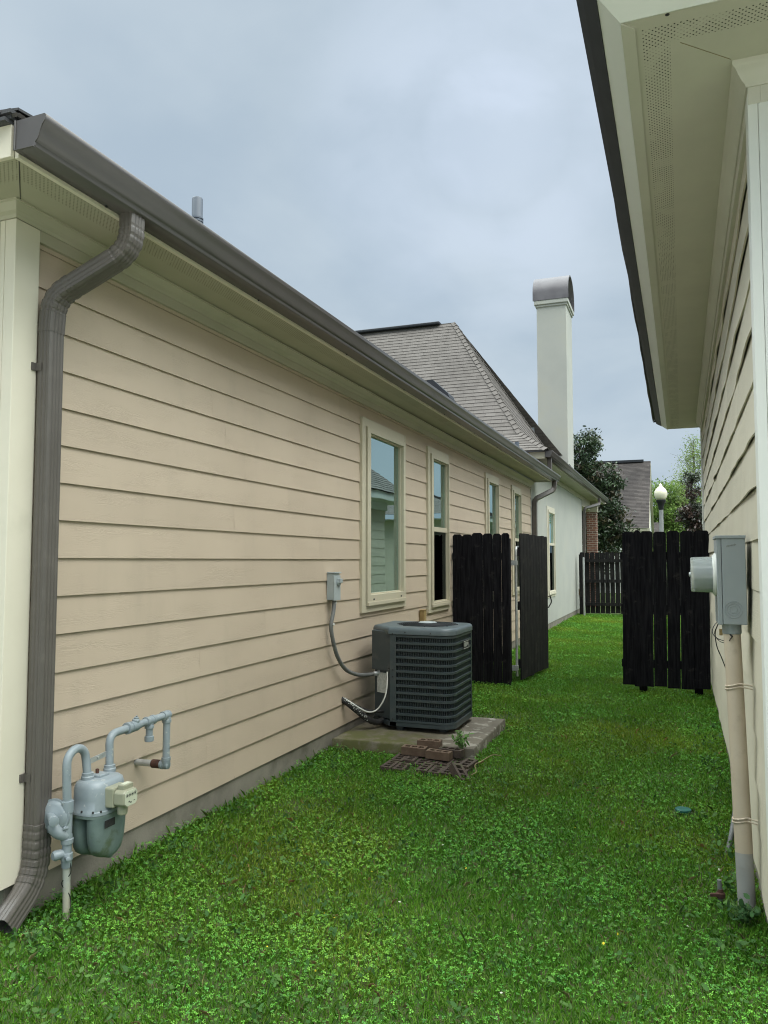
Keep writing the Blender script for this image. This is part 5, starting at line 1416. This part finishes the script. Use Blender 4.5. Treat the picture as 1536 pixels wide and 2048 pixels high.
# green valve-box lid in the lawn
M = MB(); M.lathe((0.005, 5.24, 0.018), (0, 0, 1), [(0, 0.047), (0.012, 0.048), (0.015, 0.044), (0.016, 0.0)], 28); vl = M.build('valve_lid', MT['cover'], loc=(0.005, 5.24, 0.02), smooth=30)
tag(vl, 'round teal-green lid lying flat in the lawn', 'lid')
# dry vine lying on the grass
M = MB(); M.tube(spline([(-1.30, 6.02, 0.06), (-1.355, 5.95, 0.075), (-1.405, 5.80, 0.06), (-1.415, 5.65, 0.07), (-1.375, 5.52, 0.055), (-1.385, 5.42, 0.06)], 8), 0.0035, 6)
dvn = M.build('vine', MT['twig'], loc=(-1.4, 5.7, 0.05), smooth=60); tag(dvn, 'dry tan vine curling on the grass right of the bricks', 'vine')

# ================================================================== STREET LAMP AND FAR HOUSE
lp_ = thing('street_lamp', 'acorn-globe lamp post standing beyond the fence', 'street lamp', (-0.49, 30.2, 0))
M = MB(); M.tube([(-0.49, 30.2, 0), (-0.49, 30.2, 0.5), (-0.49, 30.2, 0.52), (-0.49, 30.2, 3.45)], [0.11, 0.10, 0.085, 0.075], 16); M.build('post', MT['post'], lp_, smooth=40)
M = MB(); M.lathe((-0.49, 30.2, 3.42), (0, 0, 1), [(0, 0.075), (0.02, 0.085), (0.1, 0.09), (0.25, 0.13), (0.30, 0.17), (0.36, 0.175), (0.38, 0.15)], 20); M.build('fitter', MT['lamp_black'], lp_, smooth=40)
M = MB(); M.lathe((-0.49, 30.2, 3.79), (0, 0, 1), [(0, 0.15), (0.08, 0.20), (0.2, 0.235), (0.3, 0.225), (0.40, 0.17), (0.47, 0.10), (0.5, 0.06), (0.53, 0.06), (0.57, 0.045), (0.62, 0.0)], 24); M.build('globe', MT['globe'], lp_, smooth=60)

fh = thing('gable_house', 'distant house with a steep dark shingle roof and white gable end', 'house', (-4, 42, 0))
M = MB()
slope((-16, 38.6, 3.1), (-1.18, 38.6, 3.1), (-1.15, 42.6, 6.75), (-16, 42.6, 6.75), seed=51, M=M)
slope((-1.18, 46.6, 3.1), (-16, 46.6, 3.1), (-16, 42.6, 6.75), (-1.15, 42.6, 6.75), seed=52, M=M)
M.build('roof', MT['shingle_far'], fh, recalc=False)
M = MB(); M.box(-16, 42.45, 6.72, -1.5, 42.75, 6.84); M.build('ridge_vent', MT['drip'], fh)
M = MB()
M.loft([[(x, 39.1, 0), (x, 46.1, 0), (x, 46.1, 3.2), (x, 42.6, 6.55), (x, 39.1, 3.2)] for x in (-16, -1.28)])
M.build('wall', MT['farwhite'], fh)
M = MB(); M.box(-16, 38.62, 2.95, -1.2, 38.7, 3.1)
for sg in (-1, 1): M.loft([[(x, 42.6, 6.72), (x, 42.6, 6.52), (x, 42.6 + sg * 4.0, 2.90), (x, 42.6 + sg * 4.0, 3.08)] for x in (-1.27, -1.15)])
M.build('trim', MT['eave'], fh)
M = MB()
slope((-1.2, 48.2, 2.9), (-0.55, 48.2, 2.9), (-1.0, 50.5, 3.9), (-1.25, 50.5, 3.9), seed=53, M=M)
M.build('side_roof', MT['shingle_far'], fh, recalc=False)

# ================================================================== FOLIAGE
def quads_mesh(name, V, nper, colors, mat, loc=(0, 0, 0), parent=None, extra=None):
    """V: (N*nper, 3) array of polygons with nper corners; colors (N,3)"""
    N = len(V) // nper; me = bpy.data.meshes.new(name)
    o_ = np.array(parent['_o'] if parent is not None else loc)
    me.vertices.add(len(V)); me.vertices.foreach_set('co', (V - o_).astype(np.float32).ravel())
    me.loops.add(len(V)); me.loops.foreach_set('vertex_index', np.arange(len(V), dtype=np.int32))
    me.polygons.add(N); me.polygons.foreach_set('loop_start', np.arange(0, len(V), nper, dtype=np.int32))
    ca = me.color_attributes.new('Col', 'FLOAT_COLOR', 'POINT')
    c4 = np.ones((len(V), 4), np.float32); c4[:, :3] = np.repeat(colors, nper, axis=0); ca.data.foreach_set('color', c4.ravel())
    me.update(calc_edges=True); me.validate()
    me.materials.append(mat)
    ob = bpy.data.objects.new(name, me); COL.objects.link(ob)
    if parent is not None: ob.parent = parent
    else: ob.location = loc
    return ob


def leaf_polys(P, size, aspect, up=0.3, shape=None, droop=0.0):
    """P (N,3) positions; returns (N*6,3) lens-shaped leaves with random facing"""
    N = len(P); d = nrng.normal(size=(N, 3)); d[:, 2] -= droop; d /= np.linalg.norm(d, axis=1, keepdims=True)
    n = nrng.normal(size=(N, 3)); n[:, 2] = np.abs(n[:, 2]) + up; s = np.cross(n, d); s /= np.linalg.norm(s, axis=1, keepdims=True) + 1e-9
    L = (size * nrng.uniform(0.7, 1.25, N))[:, None]; Wd = L * aspect
    pts = [(0, 0), (0.3, 0.42), (0.7, 0.40), (1, 0), (0.7, -0.40), (0.3, -0.42)]
    return np.stack([P + d * L * (a - 0.5) + s * Wd * b for a, b in pts], axis=1).reshape(-1, 3)


def tree(name, label, cat, base, height, trunk_r, blobs, leaf, aspect, n_leaf, cols, mat, group=None, seed=1, clump=0.35, limbs=8, trunk_top=0.7, shell=0.55, up=0.3):
    """blobs: ellipsoids (dx,dy,z, rx,ry,rz) that make the crown's uneven outline; leaves sit in clumps inside"""
    t_ = thing(name, label, cat, base, group)
    rr_ = random.Random(seed); M = MB(); bx, by, _ = base
    top = (bx + rr_.uniform(-.2, .2), by, height * trunk_top)
    M.tube(spline([(bx, by, -0.1), (bx + rr_.uniform(-.08, .08), by, height * 0.25), top], 6), [trunk_r * (1 - 0.75 * k / 12) for k in range(13)], 10)
    tips = []
    for (dx, dy, z, rx, ry, rz) in blobs:
        s0 = Vector((bx, by, max(0.4, z * 0.5))); e0 = Vector((bx + dx, by + dy, z))
        mid = s0.lerp(e0, 0.5) + Vector((rr_.uniform(-.2, .2), rr_.uniform(-.2, .2), 0.15))
        M.tube(spline([s0, mid, e0], 5), [trunk_r * 0.42 * (1 - 0.8 * k / 10) for k in range(11)], 6)
        for q in range(limbs):
            a_ = e0 + Vector((rr_.gauss(0, .5) * rx, rr_.gauss(0, .5) * ry, rr_.gauss(0.1, .5) * rz)); M.tube([mid.lerp(e0, rr_.random()), e0.lerp(a_, .6), a_], [trunk_r * 0.14, trunk_r * .09, trunk_r * 0.04], 5)
    M.build('trunk', MT['bark'], t_, smooth=60)
    w_ = np.array([b[3] * b[4] * b[5] for b in blobs]) ** 0.7; w_ /= w_.sum()
    nc = max(12, int(n_leaf / 45)); P = []; Cc = []
    for bi, b in enumerate(blobs):
        k = max(3, int(nc * w_[bi])); d = nrng.normal(size=(k, 3)); d /= np.linalg.norm(d, axis=1, keepdims=True)
        r_ = nrng.uniform(shell, 1.0, k)[:, None]
        cen = np.array([bx + b[0], by + b[1], b[2]]) + d * r_ * np.array(b[3:])
        m_ = max(5, int(n_leaf * w_[bi] / k))
        for c in cen:
            P.append(c + nrng.normal(size=(m_, 3)) * clump * np.array([1, 1, 0.7]) * 0.5)
            base_c = np.array(cols[nrng.integers(len(cols))]); Cc.append(base_c * nrng.uniform(0.7, 1.3, (m_, 1)) * nrng.uniform(0.8, 1.2))
    P = np.concatenate(P); Cc = np.clip(np.concatenate(Cc), 0, 1)
    quads_mesh('crown', leaf_polys(P, leaf, aspect, up), 6, Cc, mat, parent=t_)
    return t_


mag_cols = [(0.026, 0.050, 0.020), (0.034, 0.062, 0.026), (0.050, 0.080, 0.036), (0.075, 0.065, 0.034), (0.040, 0.062, 0.032)]
tree('magnolia_tree', 'dark glossy magnolia tree between the white chimney and the far shingle roof', 'tree', (-3.35, 31, 0), 6.7, 0.13,
     [(0.05, 0, 6.05, .65, .7, .62), (-0.3, 0, 5.2, .75, .8, .7), (0.5, 0.2, 4.85, .85, .8, .65), (1.0, 0, 4.55, .55, .6, .5), (0.25, 0, 3.95, 1.0, .9, .75), (0.95, 0.1, 3.55, .65, .7, .55), (0.35, 0, 2.9, .95, .9, .65), (0.9, -.1, 2.55, .75, .7, .5), (1.45, 0, 2.75, .38, .4, .3), (0.4, 0, 1.9, .9, .9, .7), (-0.5, 0.3, 3.2, .9, .9, .9)],
     0.15, 0.42, 20000, mag_cols, MT['leaf_gloss'], 'trees beyond the passage', 2, clump=0.30)
tree('magnolia_tree', 'slender magnolia with bronze-tinted leaves beside the beige wall corner', 'tree', (0.62, 34, 0), 5.2, 0.06,
     [(0.05, 0, 4.8, .28, .3, .32), (0.12, 0, 4.35, .3, .3, .3), (0.1, 0, 3.5, .55, .6, .42), (-0.15, 0, 3.3, .4, .4, .25), (0.2, 0, 2.9, .5, .6, .4), (0.1, 0, 2.3, .5, .5, .4)],
     0.14, 0.42, 4200, [(0.03, 0.035, 0.022), (0.05, 0.035, 0.026), (0.035, 0.05, 0.025), (0.065, 0.04, 0.03)], MT['leaf_gloss'], 'trees beyond the passage', 3, clump=0.25, limbs=5)
tree('broadleaf_tree', 'bushy bright green tree behind the lamp post', 'tree', (-0.2, 56, 0), 6.9, 0.16,
     [(-0.9, 0, 6.0, 1.0, 1.2, .9), (0.1, .3, 6.1, 1.1, 1.1, .8), (-0.5, 0, 4.8, 1.6, 1.4, 1.2), (0.9, 0, 5.2, 1.1, 1.2, .9), (1.3, 0, 4.0, 1.3, 1.2, 1.1), (0, 0, 3.4, 1.9, 1.4, 1.2), (-1.6, .5, 4.2, 1.1, 1.2, 1.2), (0, 0, 2.0, 2.0, 1.3, 1.0)],
     0.16, 0.6, 16000, [(0.16, 0.25, 0.06), (0.19, 0.30, 0.075), (0.13, 0.21, 0.05), (0.24, 0.34, 0.10)], MT['leaf'], 'trees beyond the passage', 5, clump=0.5)
tree('spring_tree', 'sparse tree in pale new leaf rising above the fence corner', 'tree', (1.05, 45, 0), 8.4, 0.07,
     [(-0.1, 0, 8.0, .5, .5, .7), (-0.3, 0, 7.0, .75, .7, .7), (0.4, 0, 7.3, .6, .6, .6), (-0.45, 0, 6.1, .8, .7, .6), (0.4, 0, 6.3, .7, .7, .6), (-0.3, 0, 5.2, .9, .8, .6), (0.5, 0, 5.2, .7, .7, .6), (0.0, 0, 4.2, 1.0, .9, .6)],
     0.10, 0.45, 6000, [(0.24, 0.32, 0.11), (0.30, 0.37, 0.15), (0.20, 0.28, 0.09)], MT['leaf'], 'trees beyond the passage', 7, clump=0.5, limbs=9, trunk_top=0.92, shell=0.15)
tree('broadleaf_tree', 'mid-green tree far behind the roof of the distant house', 'tree', (-14, 66, 0), 9, 0.2,
     [(0, 0, 6, 3, 2, 2), (3, 0, 5, 3, 2, 2), (-3, 0, 5, 3, 2, 2), (6, 0, 4.5, 3, 2, 2.2), (10, 0, 4, 3, 2, 2), (13.5, 0, 4.2, 2.5, 2, 2)], 0.35, 0.6, 9000, [(0.06, 0.12, 0.03), (0.08, 0.15, 0.04)], MT['leaf'], 'trees beyond the passage', 9, clump=0.8)

# ---------------------------------------------------------------- lawn of clover and grass
def gzv(x, y): return np.array([gz(a, b) for a, b in zip(x, y)])
def scat(n, x0, x1, y0, y1, yb):
    """n points, denser toward the near end as y^-yb"""
    u = nrng.random(n)
    if abs(yb - 1) < 1e-6: y = y0 * (y1 / y0) ** u
    else: y = (y0 ** (1 - yb) + u * (y1 ** (1 - yb) - y0 ** (1 - yb))) ** (1 / (1 - yb))
    x = nrng.uniform(x0, x1, n); return x, y
def keep_lawn(x, y):
    k = np.ones(len(x), bool)
    k &= ~((x < -2.70) & (y > 2.58)); k &= ~((x > xr(0) + 0.0063 * y + 0.01) & (y > 3.18))
    k &= ~((x > -2.72) & (x < -1.51) & (y > 5.94) & (y < 7.22))
    k &= ~((np.hypot(x - 0.005, y - 5.24)) < 0.075)
    br_ = (x > -2.1) & (x < -1.46) & (y > 5.5) & (y < 5.95); k &= ~(br_ & (nrng.random(len(x)) < 0.86))
    return k
def patchn(x, y, s, seed): return np.array([mnoise.noise(Vector((a * s, b * s, seed))) for a, b in zip(x, y)])

PAL_CL = np.array([(0.113, 0.320, 0.037), (0.142, 0.370, 0.047), (0.090, 0.270, 0.039), (0.180, 0.427, 0.064), (0.111, 0.326, 0.064)])
PAL_GR = np.array([(0.149, 0.351, 0.034), (0.200, 0.408, 0.045), (0.116, 0.300, 0.031), (0.257, 0.422, 0.077), (0.167, 0.370, 0.041)])

def tint(x, y, col):
    """worn, yellowed and rank patches of the lawn"""
    q = patchn(x, y, 0.75, 31.0) + 0.5 * patchn(x, y, 2.2, 33.0); g = np.clip(q, 0, 1)[:, None]; k = np.clip(-q, 0, 1)[:, None]
    return col * (1 + g * np.array([0.75, 0.12, 0.1])) * (1 - k * np.array([0.18, 0.06, -0.10]))
def worn(x, y): return np.clip(patchn(x, y, 1.1, 41.0) * 1.6 + patchn(x, y, 3.7, 43.0) * 0.9 - 0.42, 0, 1)

def clover(n, y0, y1, yb, sz0, szk, xl):
    x, y = scat(n, *xl, y0, y1, yb)
    k = keep_lawn(x, y); x, y = x[k], y[k]
    pn = patchn(x, y, 1.6, 4.0) + 0.6 * patchn(x, y, 4.5, 8.0)
    k = nrng.random(len(x)) < np.clip(0.72 + 1.1 * pn - 0.02 * np.maximum(y - 5, 0), 0.10, 1.0) * (1 - 0.85 * worn(x, y)); x, y, pn = x[k], y[k], pn[k]
    z = gzv(x, y) + nrng.uniform(0.010, 0.040, len(x)) + 0.010 * pn
    wl = np.exp(-np.abs(x + 2.7) / 0.10) * (y > 2.6); z += wl * nrng.uniform(0, 0.04, len(x))
    N = len(x); size = (sz0 + szk * y) * nrng.uniform(0.65, 1.3, N); a0 = nrng.uniform(0, 6.28, N)
    tx, ty = nrng.normal(0, 0.30, N), nrng.normal(0, 0.30, N)
    col = PAL_CL[nrng.integers(len(PAL_CL), size=N)] * nrng.uniform(0.72, 1.28, (N, 1)) * (1 + 0.25 * np.clip(pn, -1, 1))[:, None]
    col = tint(x, y, col)
    Vs, Cs = [], []
    for q in range(3):
        a = a0 + q * 2.094 + nrng.normal(0, 0.12, N); ca, sa = np.cos(a), np.sin(a)
        lx = []
        for (r_, s_) in ((0.08, 0.0), (0.55, 0.42), (0.98, 0.34), (1.05, 0.0), (0.98, -0.34), (0.55, -0.42)):
            dx = (ca * r_ - sa * s_) * size; dy = (sa * r_ + ca * s_) * size
            lx.append(np.stack([x + dx, y + dy, z + dx * tx + dy * ty + size * (0.25 * abs(s_) + 0.12 * r_ * (1 - r_))], axis=1))
        Vs.append(np.stack(lx, axis=1)); Cs.append(col * nrng.uniform(0.88, 1.12, (N, 1)))
    return np.concatenate(Vs).reshape(-1, 3), np.concatenate(Cs)

def blades(n, y0, y1, yb, L0, Lk, w0, wk, pal=PAL_GR, flat=0.0, xlim=None, hmul=1.0):
    x, y = scat(n, *( xlim or (-4.2 if y0 < 2.6 else -2.72, 1.6 if y0 < 3 else 0.36)), y0, y1, yb)
    k = keep_lawn(x, y); x, y = x[k], y[k]
    k = nrng.random(len(x)) > 0.78 * worn(x, y); x, y = x[k], y[k]
    N = len(x); z = gzv(x, y); L = (L0 + Lk * y) * nrng.uniform(0.5, 1.35, N) * hmul
    wl = (np.exp(-np.abs(x + 2.7) / 0.08) + np.exp(-np.abs(x - xr(0) - .0063 * y) / 0.08)) * (y > 3.2); L = L * (1 + 0.25 * wl)
    a = nrng.uniform(0, 6.28, N); lean = nrng.uniform(0.25, 1.1, N) + flat; dx, dy = np.cos(a), np.sin(a)
    wv = (w0 + wk * y) * nrng.uniform(0.7, 1.3, N); sx_, sy_ = -dy * wv, dx * wv
    h1, h2 = L * 0.55 * np.cos(lean * 0.5), L * (0.55 * np.cos(lean * 0.5) + 0.45 * np.cos(lean * 1.15)); r1, r2 = L * 0.55 * np.sin(lean * 0.5), L * (0.55 * np.sin(lean * 0.5) + 0.45 * np.sin(lean * 1.15))
    h2 = np.maximum(h2, 0.006)
    z0 = z - 0.004
    pts = [(x + sx_, y + sy_, z0), (x - sx_, y - sy_, z0), (x + dx * r1 - sx_ * .8, y + dy * r1 - sy_ * .8, z + h1), (x + dx * r2, y + dy * r2, z + h2), (x + dx * r1 + sx_ * .8, y + dy * r1 + sy_ * .8, z + h1)]
    V = np.stack([np.stack(p, axis=1) for p in pts], axis=1).reshape(-1, 3)
    pn = patchn(x, y, 1.3, 14.0)
    col = pal[nrng.integers(len(pal), size=N)] * nrng.uniform(0.7, 1.3, (N, 1)) * (1 + 0.25 * pn)[:, None]
    return V, tint(x, y, col)

near_x = lambda y0: (-3.3, 1.1) if y0 < 2.6 else (-2.72, 0.36)
a1 = clover(30000, 1.3, 2.75, 1.0, 0.0050, 0.0004, near_x(1))
a2 = clover(100000, 2.75, 23.2, 1.0, 0.0050, 0.0004, near_x(3))
cv = quads_mesh('clover', np.concatenate([a1[0], a2[0]]), 6, np.clip(np.concatenate([a1[1], a2[1]]), 0, 1), MT['leaf'])
tag(cv, 'low clover leaves spreading through the lawn between the two houses', 'clover', kind='stuff')
b1 = blades(62000, 1.3, 2.75, 0.85, 0.034, 0.0004, 0.0008, 0.00016, xlim=near_x(1))
b2 = blades(215000, 2.75, 23.2, 0.85, 0.034, 0.0004, 0.0008, 0.00016, xlim=near_x(3))
b4 = blades(2200, 1.2, 9.0, 1.4, 0.055, 0.0, 0.0012, 0.0001, np.array([(0.34, 0.28, 0.13), (0.28, 0.22, 0.11), (0.40, 0.36, 0.18)]), 0.6)
b5 = blades(500, 2.6, 16, 1.2, 0.06, 0.0, 0.0016, 0.0001, PAL_GR, 0.0, (-2.70, -2.58))
b6 = blades(220, 1.6, 8, 1.4, 0.085, 0.0, 0.0015, 0.0001, np.array([(0.14, 0.23, 0.06), (0.10, 0.19, 0.05)]))
gr_ = quads_mesh('grass', np.concatenate([b[0] for b in (b1, b2, b4, b5, b6)]), 5, np.clip(np.concatenate([b[1] for b in (b1, b2, b4, b5, b6)]), 0, 1), MT['leaf'])
tag(gr_, 'short mown grass blades of the side lawn', 'grass', kind='stuff')
# broader weed leaves and a few yellow flowers
def weeds(n, y0, y1, yb, sz, xlim=None, pal=((0.07, 0.16, 0.04), (0.10, 0.20, 0.05), (0.055, 0.13, 0.035)), zup=(0.02, 0.06)):
    x, y = scat(n, *(xlim or (-2.7, 0.33)), y0, y1, yb); k = keep_lawn(x, y); x, y = x[k], y[k]
    P = []; C = []
    for xx, yy in zip(x, y):
        m_ = nrng.integers(3, 7); c = np.array(pal[nrng.integers(len(pal))])
        for q in range(m_): P.append((xx + nrng.normal(0, sz * 0.7), yy + nrng.normal(0, sz * 0.7), gz(xx, yy) + nrng.uniform(*zup))); C.append(c * nrng.uniform(0.75, 1.25))
    P = np.array(P); return leaf_polys(P, sz, 0.62, 1.6), np.array(C)
w1 = weeds(520, 1.8, 8.0, 1.3, 0.026)
w2 = weeds(70, 2.65, 6.0, 1.0, 0.028, (-2.69, -2.45), zup=(0.02, 0.07))
w3 = weeds(60, 3.3, 8.0, 1.0, 0.034, (0.12, 0.32), zup=(0.02, 0.08))
w4 = weeds(14, 2.4, 2.75, 1.0, 0.026, (-2.62, -2.35), zup=(0.02, 0.06))
P = np.stack([nrng.uniform(-2.2, 0.2, 22), nrng.uniform(2.2, 4.6, 22), np.full(22, 0.055)], axis=1)
fl_ = (leaf_polys(P, 0.011, 0.9, 2.0), np.tile(np.array([(0.75, 0.62, 0.05)]), (22, 1)))
P = np.stack([nrng.uniform(-1.8, 0.2, 14), nrng.uniform(2.2, 5.2, 14), np.full(14, 0.05)], axis=1)
fw_ = (leaf_polys(P, 0.012, 0.9, 2.0), np.tile(np.array([(0.6, 0.62, 0.5)]), (14, 1)))
wd_ = quads_mesh('weeds', np.concatenate([q[0] for q in (w1, w2, w3, w4, fl_, fw_)]), 6, np.clip(np.concatenate([q[1] for q in (w1, w2, w3, w4, fl_, fw_)]), 0, 1), MT['leaf'])
tag(wd_, 'scattered broad-leaved weeds and tiny yellow flowers in the lawn', 'weeds', kind='stuff')
# weed growing between pad and bricks, weed at the conduit foot
def plant(label, x, y, z, h, n, sz, col):
    t_ = thing('weed', label, 'weed', (x, y, z)); M = MB(); P = []
    for q in range(n):
        a_ = rng.uniform(0, 6.28); d = rng.uniform(0.2, 0.6) * h
        tip = Vector((x + d * math.cos(a_), y + d * math.sin(a_), z + h * rng.uniform(0.55, 1.0)))
        M.tube([(x, y, z), Vector((x, y, z)).lerp(tip, 0.5) + Vector((0, 0, 0.01)), tip], 0.0018, 5)
        for f in (0.5, 0.75, 1.0): P.append(tuple(Vector((x, y, z)).lerp(tip, f) + Vector((rng.gauss(0, sz * .3), rng.gauss(0, sz * .3), rng.gauss(0, sz * .2)))))
    M.build('stem', MT['stem'], t_)
    P = np.array(P); quads_mesh('foliage', leaf_polys(P, sz, 0.5, 1.2), 6, np.array([col]) * nrng.uniform(0.75, 1.25, (len(P), 1)), MT['leaf'], parent=t_)
plant('small bright green weed sprouting between the pad and the bricks', -1.60, 5.965, 0.08, 0.15, 18, 0.046, (0.16, 0.30, 0.09))
plant('leafy weed at the foot of the tan conduit', 0.24, 3.76, 0.0, 0.10, 16, 0.042, (0.06, 0.14, 0.05))
plant('pale leafy weed beside the mouth of the downspout', -2.49, 2.545, 0.0, 0.08, 9, 0.026, (0.09, 0.19, 0.06))

# tidy: helper property is not part of the scene description
for ob in scene.objects:
    if '_o' in ob.keys(): del ob['_o']
